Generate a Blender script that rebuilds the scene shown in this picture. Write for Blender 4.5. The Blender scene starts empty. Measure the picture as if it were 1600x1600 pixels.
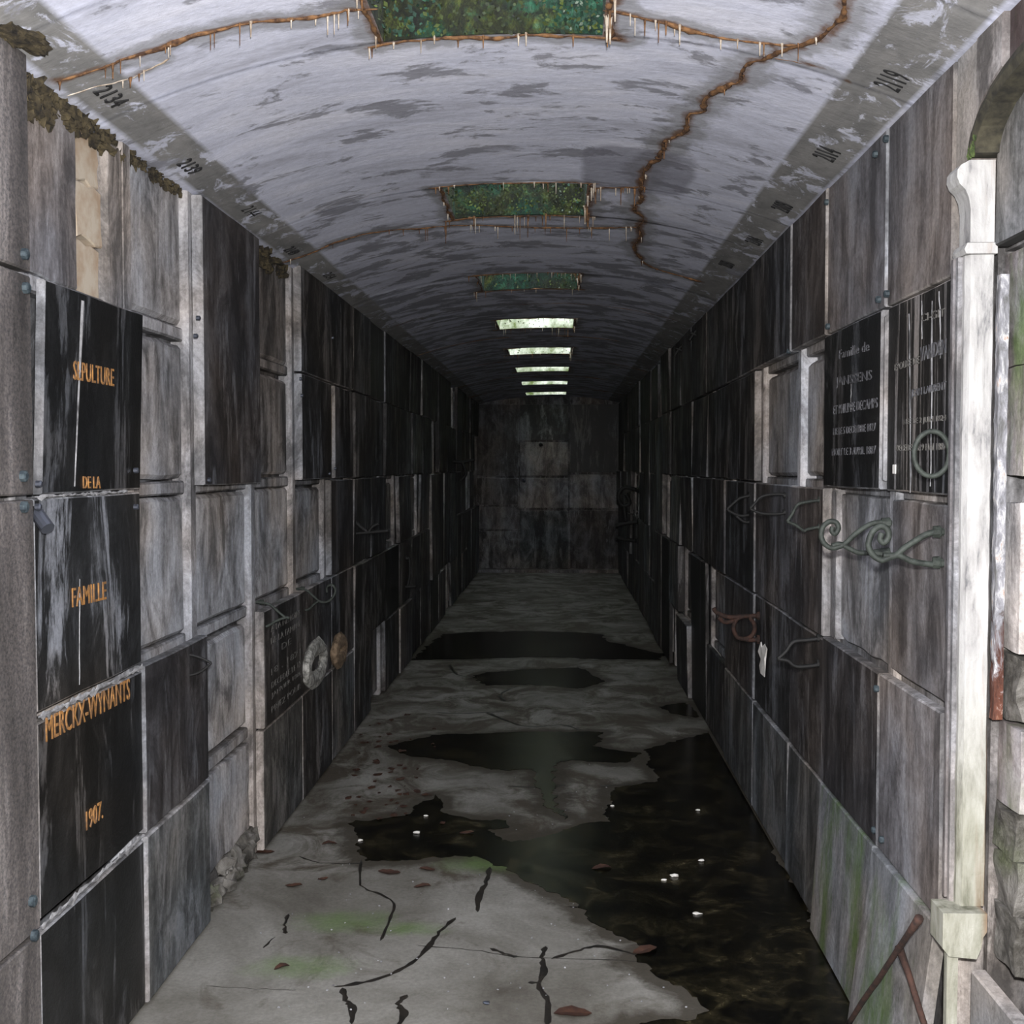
import bpy, math, random
from mathutils import Vector, noise
random.seed(7)
S = bpy.context.scene
COL = S.collection

# ------------------------------------------------------------------ camera
H, F, YAW, PIT = 1.55, 1850.0, 0.0389, 0.0389
cam = bpy.data.cameras.new('camera'); camo = bpy.data.objects.new('camera', cam); COL.objects.link(camo)
cam.sensor_width = 36; cam.lens = 36 * F / 1600; cam.clip_start = 0.05; cam.clip_end = 100
camo.location = (0, 0, H); camo.rotation_euler = (math.pi/2 - PIT, 0, YAW)
S.camera = camo
S.view_settings.view_transform = 'Standard'; S.view_settings.look = 'None'
S.view_settings.exposure = 0.0; S.view_settings.gamma = 1.0; S.view_settings.use_curve_mapping = False

# ------------------------------------------------------------------ world: overcast daylight above the roof openings
W = bpy.data.worlds.new('overcast_sky'); S.world = W; W.use_nodes = True
bg = W.node_tree.nodes['Background']; bg.inputs[0].default_value = (0.84, 0.93, 1.0, 1); bg.inputs[1].default_value = 11.0
# ------------------------------------------------------------------ the photographer's flash, just above the lens
fl = bpy.data.lights.new('camera_flash', 'POINT'); fl.energy = 680; fl.shadow_soft_size = 0.03; fl.color = (1.0, 0.985, 0.97)
flo = bpy.data.objects.new('camera_flash', fl); COL.objects.link(flo); flo.location = (0.03, 0.0, H + 0.13)

LX, RX, YEND, YBACK = -1.20, 0.905, 17.3, -1.6
ROW = [0.0, 0.50, 0.98, 1.48, 1.975, 2.47]

def ray(px, py):
    cy, sy, cp, sp = math.cos(YAW), math.sin(YAW), math.cos(PIT), math.sin(PIT)
    f = Vector((-sy*cp, cy*cp, -sp)); r = Vector((cy, sy, 0)); u = r.cross(f)
    return f + r*((px-800)/F) - u*((py-800)/F)
def at_x(px, py, X):
    d = ray(px, py); t = X/d.x; return Vector((X, t*d.y, H+t*d.z))
def at_y(px, py, Y):
    d = ray(px, py); t = Y/d.y; return Vector((t*d.x, Y, H+t*d.z))
def at_z(px, py, Z=0.0):
    d = ray(px, py); t = (Z-H)/d.z; return Vector((t*d.x, t*d.y, Z))
def crown(y): return 0.205 - 0.0068*(max(0, y)-3)
def ceil_z(x, y):
    s = (x-(LX+RX)/2)/((RX-LX)/2); zs = 2.455 + 0.012*s
    return zs + crown(y)*(1-abs(s)**2.3)
def at_ceil(px, py):
    d = ray(px, py); t = 1.0
    lo, hi = 0.5, 30.0
    for _ in range(50):
        t = (lo+hi)/2; p = d*t
        if H+p.z > ceil_z(p.x, p.y): hi = t
        else: lo = t
    p = d*lo; return Vector((p.x, p.y, H+p.z))
def uL(px, w=.025): return at_x(px, 728, LX+w).y
def uR(px, w=.025): return at_x(px, 728, RX-w).y

# ------------------------------------------------------------------ materials
def newmat(name):
    m = bpy.data.materials.new(name); m.use_nodes = True
    nt = m.node_tree; b = nt.nodes['Principled BSDF']; return m, nt, b
def N(nt, t, **k):
    n = nt.nodes.new(t)
    for a, v in k.items():
        if a.startswith('i_'): n.inputs[int(a[2:])].default_value = v
        else: setattr(n, a, v)
    return n
def tex(nt, scale, sc=4.0, det=6, rough=0.6, dist=0.0, off=(0, 0, 0)):
    g = N(nt, 'ShaderNodeNewGeometry'); mp = N(nt, 'ShaderNodeMapping'); mp.inputs['Scale'].default_value = scale
    mp.inputs['Location'].default_value = off
    nt.links.new(g.outputs['Position'], mp.inputs['Vector'])
    n = N(nt, 'ShaderNodeTexNoise'); n.inputs['Scale'].default_value = sc; n.inputs['Detail'].default_value = det
    n.inputs['Roughness'].default_value = rough; n.inputs['Distortion'].default_value = dist
    nt.links.new(mp.outputs[0], n.inputs['Vector']); return n.outputs['Fac']
def ramp(nt, fac, stops):
    r = N(nt, 'ShaderNodeValToRGB'); e = r.color_ramp.elements
    e[0].position, e[0].color = stops[0][0], (*stops[0][1], 1); e[1].position, e[1].color = stops[-1][0], (*stops[-1][1], 1)
    for p, c in stops[1:-1]:
        x = e.new(p); x.color = (*c, 1)
    nt.links.new(fac, r.inputs[0]); return r.outputs[0]
def mix(nt, fac, a, b, mode='MIX'):
    m = N(nt, 'ShaderNodeMix', data_type='RGBA', blend_type=mode)
    for s, v in ((m.inputs[0], fac), (m.inputs[6], a), (m.inputs[7], b)):
        if isinstance(v, (int, float)): s.default_value = v
        elif isinstance(v, tuple): s.default_value = (*v, 1)
        else: nt.links.new(v, s)
    return m.outputs[2]
def g(v, r=1.0, b=1.0): return (v*r, v, v*b)
def gate(nt, fac, lo, hi): return ramp(nt, fac, [(lo, (0, 0, 0)), (hi, (1, 1, 1))])
def bump(nt, b, h, s, d=0.01):
    n = N(nt, 'ShaderNodeBump'); n.inputs['Strength'].default_value = s; n.inputs['Distance'].default_value = d
    nt.links.new(h, n.inputs['Height']); nt.links.new(n.outputs[0], b.inputs['Normal'])

def math_(nt, op, a, b, clamp=False):
    m = N(nt, 'ShaderNodeMath', operation=op, use_clamp=clamp)
    for i, v in ((0, a), (1, b)):
        if isinstance(v, (int, float)): m.inputs[i].default_value = v
        else: nt.links.new(v, m.inputs[i])
    return m.outputs[0]
def streaked(name, dark, mid, light, rough=.75, warm=1.0, green=0.0, rvar=.22, whites=.0, spec=.25, lo=.435, hi=.575, patch=2.0, run=(4.5, 4.5, .8)):
    m, nt, b = newmat(name)
    n1 = tex(nt, (5, 5, .8), 1.2, 6, .62, .4)
    n2 = tex(nt, (1.6, 1.6, 1.0), 3.4, 10, .72, 1.0, (3, 1, 7))
    n3 = tex(nt, (26, 26, 2.2), 2.0, 5, .7, .3)
    v = math_(nt, 'ADD', math_(nt, 'MULTIPLY', n1, .36), math_(nt, 'ADD', math_(nt, 'MULTIPLY', n2, .52), math_(nt, 'MULTIPLY', n3, .12)))
    base = ramp(nt, v, [(lo, g(dark, warm)), ((lo+hi)/2, g(mid, warm)), (hi, g(light, 1+(warm-1)*.5, 1.02))])
    if whites:
        w = tex(nt, run, patch, 10, .74, .5, (9, 4, 2))
        base = mix(nt, _mul(nt, gate(nt, w, .545, .60), whites), base, g(.36, 1.0, 1.04))
    dk = tex(nt, (2.2, 2.2, 1.0), 2.6, 9, .72, .6, (1, 14, 5))
    base = mix(nt, _mul(nt, gate(nt, dk, .54, .68), .55), base, g(dark*.7, warm))
    if green:
        gn = tex(nt, (3, 3, 1.2), 1.4, 5, .65, .2, (5, 5, 5))
        base = mix(nt, _mul(nt, gate(nt, gn, .50, .66), green), base, (.070, .115, .03))
    hue = tex(nt, (1, 1, 1), 1.7, 3, .5, 0, (8, 8, 8))
    base = mix(nt, 1.0, base, ramp(nt, hue, [(.38, (1.10, 1.0, .90)), (.6, (.95, 1.0, 1.07))]), 'MULTIPLY')
    fine = tex(nt, (1, 1, 1), 70, 4, .75)
    base = mix(nt, .6, base, ramp(nt, fine, [(.3, (.55, .55, .55)), (.7, (1.4, 1.4, 1.4))]), 'MULTIPLY')
    oi = N(nt, 'ShaderNodeObjectInfo'); mr = N(nt, 'ShaderNodeMapRange'); mr.inputs[3].default_value = 1-rvar; mr.inputs[4].default_value = 1+rvar
    nt.links.new(oi.outputs['Random'], mr.inputs[0])
    base = mix(nt, 1.0, base, mr.outputs[0], 'MULTIPLY')
    nt.links.new(base, b.inputs['Base Color']); b.inputs['Roughness'].default_value = rough
    b.inputs['Specular IOR Level'].default_value = spec
    bump(nt, b, math_(nt, 'ADD', fine, n2), .4, .005)
    return m
def _mul(nt, s, k):
    m = N(nt, 'ShaderNodeMath', operation='MULTIPLY'); nt.links.new(s, m.inputs[0]); m.inputs[1].default_value = k; return m.outputs[0]
def plain(name, c, rough=.6, metal=0.0, c2=None, sc=20):
    m, nt, b = newmat(name)
    if c2:
        nt.links.new(ramp(nt, tex(nt, (1, 1, 1), sc, 5, .65), [(.38, c), (.62, c2)]), b.inputs['Base Color'])
    else: b.inputs['Base Color'].default_value = (*c, 1)
    b.inputs['Roughness'].default_value = rough; b.inputs['Metallic'].default_value = metal
    return m

M = {}
M['cement'] = streaked('weathered_cement', .10, .27, .44, warm=1.03, whites=.5)
M['cement_dim'] = streaked('stained_cement', .045, .12, .25, warm=1.04, whites=.4)
M['black'] = streaked('black_polished_stone', .008, .016, .05, lo=.46, hi=.66, rough=.45, whites=.18, rvar=.1, spec=.3, patch=1.5)
M['blacklime'] = streaked('lime_smeared_black_stone', .010, .022, .10, lo=.46, hi=.64, rough=.6, whites=.5, rvar=.05, spec=.3, patch=1.1)
M['blackrun'] = streaked('black_stone_with_lime_runs', .008, .015, .06, lo=.46, hi=.64, rough=.5, whites=.55, rvar=.05, spec=.3, patch=2.0, run=(7, 7, .22))
M['brown'] = streaked('brown_grey_stone', .025, .052, .11, warm=1.10, whites=.3, rough=.6)
M['grey'] = streaked('grey_stone', .060, .125, .21, warm=1.08, whites=.2, rough=.65)
M['dark'] = streaked('dark_stone', .016, .030, .10, warm=1.05, whites=.35, rough=.6)
M['bluish'] = streaked('blue_grey_stone', .035, .080, .165, warm=.97, whites=.25)
M['green'] = streaked('algae_tinted_stone', .10, .17, .25, warm=1.0, whites=.15, green=.85)
M['edge'] = streaked('pale_stone_edge', .08, .17, .32, warm=1.03)
M['pier'] = streaked('pale_pier_render', .10, .25, .44, warm=1.04, whites=.5)
M['beige'] = plain('beige_stone', (.34, .25, .17), .85, 0, (.46, .40, .32), 9)
M['rubble'] = plain('mossy_rubble', (.006, .004, .002), .95, 0, (.060, .046, .022), 26)
M['mortar'] = plain('pale_mortar', (.12, .12, .125), .9, 0, (.34, .34, .35), 30)
M['iron'] = plain('dark_green_iron', (.010, .014, .011), .7, 0, (.034, .042, .035), 40)
M['blackiron'] = plain('black_iron', (.005, .005, .005), .7, 0)
M['rust'] = plain('rusty_iron', (.014, .007, .005), .85, 0, (.052, .022, .014), 35)
M['bolt'] = plain('blue_grey_metal', (.022, .032, .040), .6, .3, (.06, .08, .09), 60)
M['steel'] = plain('grey_steel', (.12, .13, .16), .35, .8)
M['gold'] = plain('ochre_gilding', (.36, .17, .045), .7, 0, (.16, .085, .04), 70)
M['palelet'] = plain('worn_pale_lettering', (.11, .11, .12), .8, 0, (.03, .03, .034), 50)
M['dimlet'] = plain('worn_grey_lettering', (.05, .047, .044), .8, 0, (.12, .115, .105), 50)
M['stencil'] = plain('black_stencil_paint', (.012, .012, .013), .8)
M['white'] = plain('white_flake', (.62, .60, .56), .8, 0, (.75, .73, .70), 40)
M['leaf'] = plain('dry_brown_leaf', (.028, .010, .006), .7, 0, (.06, .024, .012), 30)
M['crust'] = plain('rusty_lime_crust', (.035, .014, .006), .85, 0, (.20, .10, .04), 45)
M['lime'] = plain('pale_lime_drip', (.22, .16, .11), .5, 0, (.50, .45, .38), 30)
M['silt'] = plain('wet_black_silt', (.006, .005, .004), .5, 0, (.02, .016, .012), 12)
M['wreath'] = plain('pale_carved_stone', (.10, .10, .09), .9, 0, (.40, .39, .36), 38)
M['wreath_tan'] = plain('tan_carved_stone', (.09, .06, .035), .9, 0, (.24, .17, .11), 38)
M['moss'] = plain('dark_moss', (.003, .006, .002), .9, 0, (.020, .030, .008), 9)
M['leafgreen'] = plain('green_algae_leaf', (.003, .016, .009), .8, 0, (.014, .060, .034), 14)
M['leafolive'] = plain('olive_moss_leaf', (.004, .006, .001), .8, 0, (.06, .085, .010), 8)
M['leafpale'] = plain('pale_lichen_leaf', (.05, .08, .06), .7, 0, (.14, .17, .13), 25)
M['shaftpale'] = plain('pale_shaft_plaster', (.14, .19, .04), .9, 0, (.90, .89, .82), 7)

def moss_mat():
    m, nt, b = newmat('moss_and_algae_growth')
    a = tex(nt, (1, 1, .8), 6, 10, .8, 1.2); c = tex(nt, (1, 1, 1), 3.5, 6, .7, .5, (2, 7, 1)); d = tex(nt, (1, 1, .7), 30, 8, .8, 1.5)
    olive = ramp(nt, a, [(.38, (.002, .003, .001)), (.5, (.018, .024, .003)), (.6, (.07, .085, .010)), (.7, (.16, .19, .05))])
    teal = ramp(nt, a, [(.36, (.001, .006, .004)), (.5, (.006, .045, .022)), (.6, (.02, .12, .065)), (.7, (.16, .26, .19))])
    base = mix(nt, gate(nt, c, .46, .56), olive, teal)
    base = mix(nt, 1.0, base, ramp(nt, d, [(.38, (.15, .15, .15)), (.62, (1.7, 1.7, 1.7))]), 'MULTIPLY')
    nt.links.new(base, b.inputs['Base Color']); b.inputs['Roughness'].default_value = .85
    bump(nt, b, d, 1.0, .02); return m
M['moss'] = moss_mat()
def granite():
    m, nt, b = newmat('speckled_granite')
    sp = tex(nt, (1, 1, 1), 120, 3, .8); st = tex(nt, (3, 3, .6), 1.6, 5, .6, .3)
    base = ramp(nt, st, [(.36, g(.030, 1.05)), (.52, g(.085, 1.06)), (.64, g(.22, 1.04))])
    base = mix(nt, .8, base, ramp(nt, sp, [(.35, (.4, .4, .42)), (.65, (1.6, 1.5, 1.4))]), 'MULTIPLY')
    nt.links.new(base, b.inputs['Base Color']); b.inputs['Roughness'].default_value = .6; return m
M['granite'] = granite()

def pilaster_mat():
    m, nt, b = newmat('white_painted_stone')
    gm = N(nt, 'ShaderNodeNewGeometry'); sp = N(nt, 'ShaderNodeSeparateXYZ'); nt.links.new(gm.outputs['Position'], sp.inputs[0])
    a = tex(nt, (6, 6, 1.2), 4, 6, .65, .3)
    base = ramp(nt, a, [(.36, (.11, .11, .115)), (.45, (.27, .265, .26)), (.56, (.35, .346, .338)), (.7, (.42, .416, .41))])
    low = N(nt, 'ShaderNodeMapRange'); low.inputs[1].default_value = 1.15; low.inputs[2].default_value = .75
    nt.links.new(sp.outputs[2], low.inputs[0])
    base = mix(nt, low.outputs[0], base, ramp(nt, a, [(.36, (.10, .10, .07)), (.5, (.24, .238, .19)), (.66, (.35, .347, .30))]))
    ru = tex(nt, (8, 8, .5), 2.2, 5, .6, .3, (1, 8, 3))
    xm = N(nt, 'ShaderNodeMapRange'); xm.inputs[1].default_value = .912; xm.inputs[2].default_value = .932
    nt.links.new(sp.outputs[0], xm.inputs[0])
    f = N(nt, 'ShaderNodeMath', operation='MULTIPLY'); nt.links.new(gate(nt, ru, .46, .56), f.inputs[0]); nt.links.new(xm.outputs[0], f.inputs[1])
    base = mix(nt, f.outputs[0], base, (.17, .085, .035))
    nt.links.new(base, b.inputs['Base Color']); b.inputs['Roughness'].default_value = .8
    bump(nt, b, tex(nt, (1, 1, 1), 60, 4, .7), .5, .004); return m
M['pilaster'] = pilaster_mat()

def bar_mat():
    m, nt, b = newmat('flaking_paint_over_rust')
    gm = N(nt, 'ShaderNodeNewGeometry'); sp = N(nt, 'ShaderNodeSeparateXYZ'); nt.links.new(gm.outputs['Position'], sp.inputs[0])
    n1 = tex(nt, (9, 9, 3), 4, 6, .7, .5)
    paint = ramp(nt, n1, [(.36, (.10, .10, .10)), (.5, (.20, .20, .22)), (.58, (.40, .40, .41)), (.66, (.30, .15, .07))])
    rust = ramp(nt, n1, [(.35, (.035, .012, .008)), (.55, (.11, .035, .018)), (.7, (.34, .12, .03))])
    z = N(nt, 'ShaderNodeMath', operation='MULTIPLY_ADD'); nt.links.new(n1, z.inputs[0]); z.inputs[1].default_value = .9; nt.links.new(sp.outputs[2], z.inputs[2])
    f = N(nt, 'ShaderNodeMapRange'); f.inputs[1].default_value = 1.62; f.inputs[2].default_value = 1.52; nt.links.new(z.outputs[0], f.inputs[0])
    nt.links.new(mix(nt, f.outputs[0], paint, rust), b.inputs['Base Color']); b.inputs['Roughness'].default_value = .8
    bump(nt, b, n1, .8, .01); return m
M['bar'] = bar_mat()

def rough_mat():
    m, nt, b = newmat('rough_damp_masonry')
    a = tex(nt, (1, 1, 1), 7, 8, .7, .5)
    base = ramp(nt, a, [(.34, (.010, .008, .006)), (.46, (.06, .055, .046)), (.6, (.17, .16, .145)), (.75, (.28, .27, .25))])
    gn = tex(nt, (1, 1, 1), 4, 4, .6, .2, (4, 4, 1))
    base = mix(nt, _mul(nt, gate(nt, gn, .54, .68), .4), base, (.08, .11, .03))
    nt.links.new(base, b.inputs['Base Color']); b.inputs['Roughness'].default_value = .9
    bump(nt, b, tex(nt, (1, 1, 1), 22, 7, .7), .8, .02); return m
M['rough'] = rough_mat()

def ceiling_mat():
    m, nt, b = newmat('blue_white_limewash')
    gm = N(nt, 'ShaderNodeNewGeometry'); sp = N(nt, 'ShaderNodeSeparateXYZ'); nt.links.new(gm.outputs['Position'], sp.inputs[0])
    a = tex(nt, (.8, 2.2, 1), 2.4, 6, .6, .4)
    white = ramp(nt, a, [(.3, (.42, .43, .51)), (.5, (.58, .60, .72)), (.7, (.68, .69, .79))])
    # grey damp patches, drawn out across the vault, denser further in
    p = tex(nt, (1.3, 2.2, 1), 2.7, 9, .68, .35, (2, 5, 0))
    yy = N(nt, 'ShaderNodeMapRange'); yy.inputs[1].default_value = 2.5; yy.inputs[2].default_value = 7.5; yy.inputs[3].default_value = 0.0; yy.inputs[4].default_value = .10
    nt.links.new(sp.outputs[1], yy.inputs[0])
    ad = N(nt, 'ShaderNodeMath', operation='ADD'); nt.links.new(p, ad.inputs[0]); nt.links.new(yy.outputs[0], ad.inputs[1])
    base = mix(nt, _mul(nt, gate(nt, ad.outputs[0], .575, .625), .72), white, (.15, .15, .17))
    # bare grey bands along both springings, where the numbers are stencilled
    def edge(v0, v1):
        r = N(nt, 'ShaderNodeMapRange'); r.inputs[1].default_value = v0; r.inputs[2].default_value = v1; nt.links.new(sp.outputs[0], r.inputs[0]); return r.outputs[0]
    band = N(nt, 'ShaderNodeMath', operation='ADD'); nt.links.new(edge(-1.052, -1.068), band.inputs[0]); nt.links.new(edge(.715, .73), band.inputs[1])
    rim = N(nt, 'ShaderNodeMath', operation='ADD'); nt.links.new(edge(-1.175, -1.19), rim.inputs[0]); nt.links.new(edge(.882, .893), rim.inputs[1])
    sub = N(nt, 'ShaderNodeMath', operation='SUBTRACT', use_clamp=True); nt.links.new(band.outputs[0], sub.inputs[0]); nt.links.new(rim.outputs[0], sub.inputs[1])
    fl_ = tex(nt, (5, 3, 1), 2.2, 7, .7, .6, (7, 2, 4))
    inv = N(nt, 'ShaderNodeMath', operation='MULTIPLY', use_clamp=True); nt.links.new(sub.outputs[0], inv.inputs[0]); nt.links.new(ramp(nt, fl_, [(.54, (1, 1, 1)), (.60, (.1, .1, .1))]), inv.inputs[1])
    greyc = ramp(nt, tex(nt, (4, 1.5, 1), 3, 6, .6), [(.3, (.15, .15, .15)), (.7, (.27, .265, .26))])
    base = mix(nt, inv.outputs[0], base, greyc)
    at = N(nt, 'ShaderNodeAttribute', attribute_name='crack_stain'); sx = N(nt, 'ShaderNodeSeparateXYZ'); nt.links.new(at.outputs['Vector'], sx.inputs[0])
    sn = tex(nt, (1, 1, 1), 9, 7, .7, .4, (1, 1, 9))
    wv = math_(nt, 'ADD', sx.outputs[0], math_(nt, 'MULTIPLY', math_(nt, 'SUBTRACT', sn, .5), 1.6))
    base = mix(nt, _mul(nt, gate(nt, wv, .30, .62), .62), base, (.20, .20, .20))
    pv = math_(nt, 'ADD', sx.outputs[2], math_(nt, 'MULTIPLY', math_(nt, 'SUBTRACT', sn, .5), .5))
    base = mix(nt, _mul(nt, gate(nt, pv, .3, .5), .6), base, (.16, .16, .20))
    rv = math_(nt, 'ADD', sx.outputs[1], math_(nt, 'MULTIPLY', math_(nt, 'SUBTRACT', sn, .5), 1.4))
    base = mix(nt, _mul(nt, gate(nt, rv, .42, .75), .85), base, (.12, .055, .022))
    fine = tex(nt, (1, 1, 1), 40, 4, .7)
    base = mix(nt, .4, base, ramp(nt, fine, [(.3, (.75, .75, .75)), (.7, (1.2, 1.2, 1.2))]), 'MULTIPLY')
    nt.links.new(base, b.inputs['Base Color']); b.inputs['Roughness'].default_value = .8
    bump(nt, b, tex(nt, (1, 2, 1), 9, 6, .65), .35, .01); return m
M['ceiling'] = ceiling_mat()

def floor_mat():
    m, nt, b = newmat('damp_concrete_floor')
    a = tex(nt, (1, 1, 1), 1.7, 8, .65, .5)
    base = ramp(nt, a, [(.28, (.07, .062, .050)), (.42, (.135, .128, .110)), (.56, (.205, .198, .178)), (.72, (.28, .272, .25))])
    gm = N(nt, 'ShaderNodeNewGeometry'); sp = N(nt, 'ShaderNodeSeparateXYZ'); nt.links.new(gm.outputs['Position'], sp.inputs[0])
    d = tex(nt, (1.2, 1, 1), 2.8, 8, .7, .9, (6, 1, 0))
    yy = N(nt, 'ShaderNodeMapRange'); yy.inputs[1].default_value = 3.6; yy.inputs[2].default_value = 5.0; yy.inputs[4].default_value = .14
    nt.links.new(sp.outputs[1], yy.inputs[0])
    ad = N(nt, 'ShaderNodeMath', operation='ADD'); nt.links.new(d, ad.inputs[0]); nt.links.new(yy.outputs[0], ad.inputs[1])
    wet = gate(nt, ad.outputs[0], .57, .72)
    base = mix(nt, _mul(nt, wet, .85), base, (.042, .030, .016))
    at = N(nt, 'ShaderNodeAttribute', attribute_name='damp_rim')
    sn = tex(nt, (1, 1, 1), 6, 8, .72, .6, (4, 1, 9))
    wv = math_(nt, 'ADD', at.outputs['Fac'], math_(nt, 'MULTIPLY', math_(nt, 'SUBTRACT', sn, .5), 1.5))
    base = mix(nt, _mul(nt, gate(nt, wv, .40, .75), .9), base, (.035, .028, .018))
    al = N(nt, 'ShaderNodeAttribute', attribute_name='algae')
    av = math_(nt, 'ADD', al.outputs['Fac'], math_(nt, 'MULTIPLY', math_(nt, 'SUBTRACT', tex(nt, (1, 1, 1), 11, 8, .75), .5), 1.3))
    base = mix(nt, _mul(nt, gate(nt, av, .35, 1.0), .6), base, (.10, .17, .045))
    fine = tex(nt, (1, 1, 1), 70, 4, .7)
    base = mix(nt, .5, base, ramp(nt, fine, [(.3, (.6, .6, .6)), (.7, (1.35, 1.35, 1.35))]), 'MULTIPLY')
    nt.links.new(base, b.inputs['Base Color']); b.inputs['Roughness'].default_value = .75
    bump(nt, b, tex(nt, (1, 1, 1), 14, 7, .65), .4, .006); return m
M['floor'] = floor_mat()

def puddle_mat():
    m, nt, b = newmat('dark_wet_film')
    d = tex(nt, (1, 1, 1), 6, 7, .7, .6)
    d2 = tex(nt, (1, 1, 1), 34, 8, .8, .8, (3, 3, 3)); d = math_(nt, 'ADD', math_(nt, 'MULTIPLY', d, .62), math_(nt, 'MULTIPLY', d2, .38))
    nt.links.new(ramp(nt, d, [(.44, (.002, .002, .0018)), (.52, (.008, .007, .004)), (.58, (.028, .023, .012)), (.66, (.08, .07, .04))]), b.inputs['Base Color'])
    b.inputs['Roughness'].default_value = .25; b.inputs['Specular IOR Level'].default_value = .25
    bump(nt, b, tex(nt, (1, 1, 1), 30, 5, .6), .15, .004); return m
M['puddle'] = puddle_mat()

# ------------------------------------------------------------------ geometry helpers
def link(name, me, mats, parent=None):
    o = bpy.data.objects.new(name, me); COL.objects.link(o)
    for m in (mats if isinstance(mats, (list, tuple)) else [mats]): me.materials.append(M[m])
    if parent: o.parent = parent
    return o
def mesh(name, vs, fs, mats, parent=None, mi=None, smooth=False):
    org = parent.location.copy() if parent else Vector((0, 0, 0))
    if parent and parent.parent: org = org + parent.parent.location
    me = bpy.data.meshes.new(name); me.from_pydata([tuple(Vector(v)-org) for v in vs], [], fs)
    if mi:
        for p, i in zip(me.polygons, mi): p.material_index = i
    if smooth:
        for p in me.polygons: p.use_smooth = True
    me.validate(); me.update()
    return link(name, me, mats, parent)
def thing(name, label, cat, loc, group=None):
    o = bpy.data.objects.new(name, None); COL.objects.link(o); o.location = loc; o.empty_display_size = .05
    o['label'] = label; o['category'] = cat
    if group: o['group'] = group
    return o
def tag(o, label, cat, group=None):
    o['label'] = label; o['category'] = cat
    if group: o['group'] = group
    return o
def solo(o):
    """move a top-level mesh's origin to the bottom centre of its geometry"""
    me = o.data; xs = [v.co for v in me.vertices]
    c = Vector((sum(v.x for v in xs)/len(xs), sum(v.y for v in xs)/len(xs), min(v.z for v in xs)))
    for v in me.vertices: v.co -= c
    o.location = c; return o
def struct(o): o['kind'] = 'structure'; return o

def box_vf(x0, x1, y0, y1, z0, z1):
    v = [(x0, y0, z0), (x1, y0, z0), (x1, y1, z0), (x0, y1, z0), (x0, y0, z1), (x1, y0, z1), (x1, y1, z1), (x0, y1, z1)]
    f = [(0, 3, 2, 1), (4, 5, 6, 7), (0, 1, 5, 4), (1, 2, 6, 5), (2, 3, 7, 6), (3, 0, 4, 7)]
    return v, f
def box(name, x0, x1, y0, y1, z0, z1, mat, parent=None):
    v, f = box_vf(x0, x1, y0, y1, z0, z1); return mesh(name, v, f, mat, parent)

def wp(side, u, v, w):      # wall coordinates: along, up, out into the corridor
    if side == 'L': return Vector((LX+w, u, v))
    if side == 'R': return Vector((RX-w, u, v))
    return Vector((u, YEND-w, v))      # end wall
def plate_vf(side, u0, u1, v0, v1, w0, t, lean_top=0, lean_bot=0, far=0, jag=.002, n=3, bev=.004, poly=None):
    """stone plate: outline in (u,v) with uneven edges, bevelled front; returns verts, faces, material slots (0 face, 1 edge)"""
    if poly: out = poly
    else:
        out = []
        cs = [(u0, v0), (u1, v0), (u1, v1), (u0, v1)]
        for i in range(4):
            a, b = cs[i], cs[(i+1) % 4]
            for k in range(n):
                s = k/n; out.append((a[0]+(b[0]-a[0])*s+random.uniform(-jag, jag), a[1]+(b[1]-a[1])*s+random.uniform(-jag, jag)))
    cu, cv = sum(p[0] for p in out)/len(out), sum(p[1] for p in out)/len(out)
    def W(u, v):
        s = (v-v0)/max(1e-6, v1-v0); q = (u-u0)/max(1e-6, u1-u0)
        return w0 + lean_top*s + lean_bot*(1-s) + far*q
    def inset(p, d):
        du, dv = cu-p[0], cv-p[1]
        return (p[0]+(d if du > 0 else -d)*(abs(du) > 1e-3), p[1]+(d if dv > 0 else -d)*(abs(dv) > 1e-3))
    vs, fs, mi = [], [], []; m = len(out)
    for p in out: vs.append(wp(side, p[0], p[1], W(*p)))
    for p in out: vs.append(wp(side, p[0], p[1], W(*p)+t-bev))
    for p in out:
        q = inset(p, bev); vs.append(wp(side, q[0], q[1], W(*p)+t))
    for i in range(m):
        j = (i+1) % m
        fs.append((i, j, m+j, m+i)); mi.append(1); fs.append((m+i, m+j, 2*m+j, 2*m+i)); mi.append(1)
    fs.append(tuple(range(2*m, 3*m))); mi.append(0); fs.append(tuple(range(m-1, -1, -1))); mi.append(0)
    if side in ('L',):   pass
    else: fs = [tuple(reversed(f)) for f in fs]
    return vs, fs, mi
def plate(name, side, u0, u1, v0, v1, w0, t, mat, parent=None, edge='edge', **k):
    v, f, mi = plate_vf(side, u0, u1, v0, v1, w0, t, **k)
    return mesh(name, v, f, [mat, edge], parent, mi)

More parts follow.
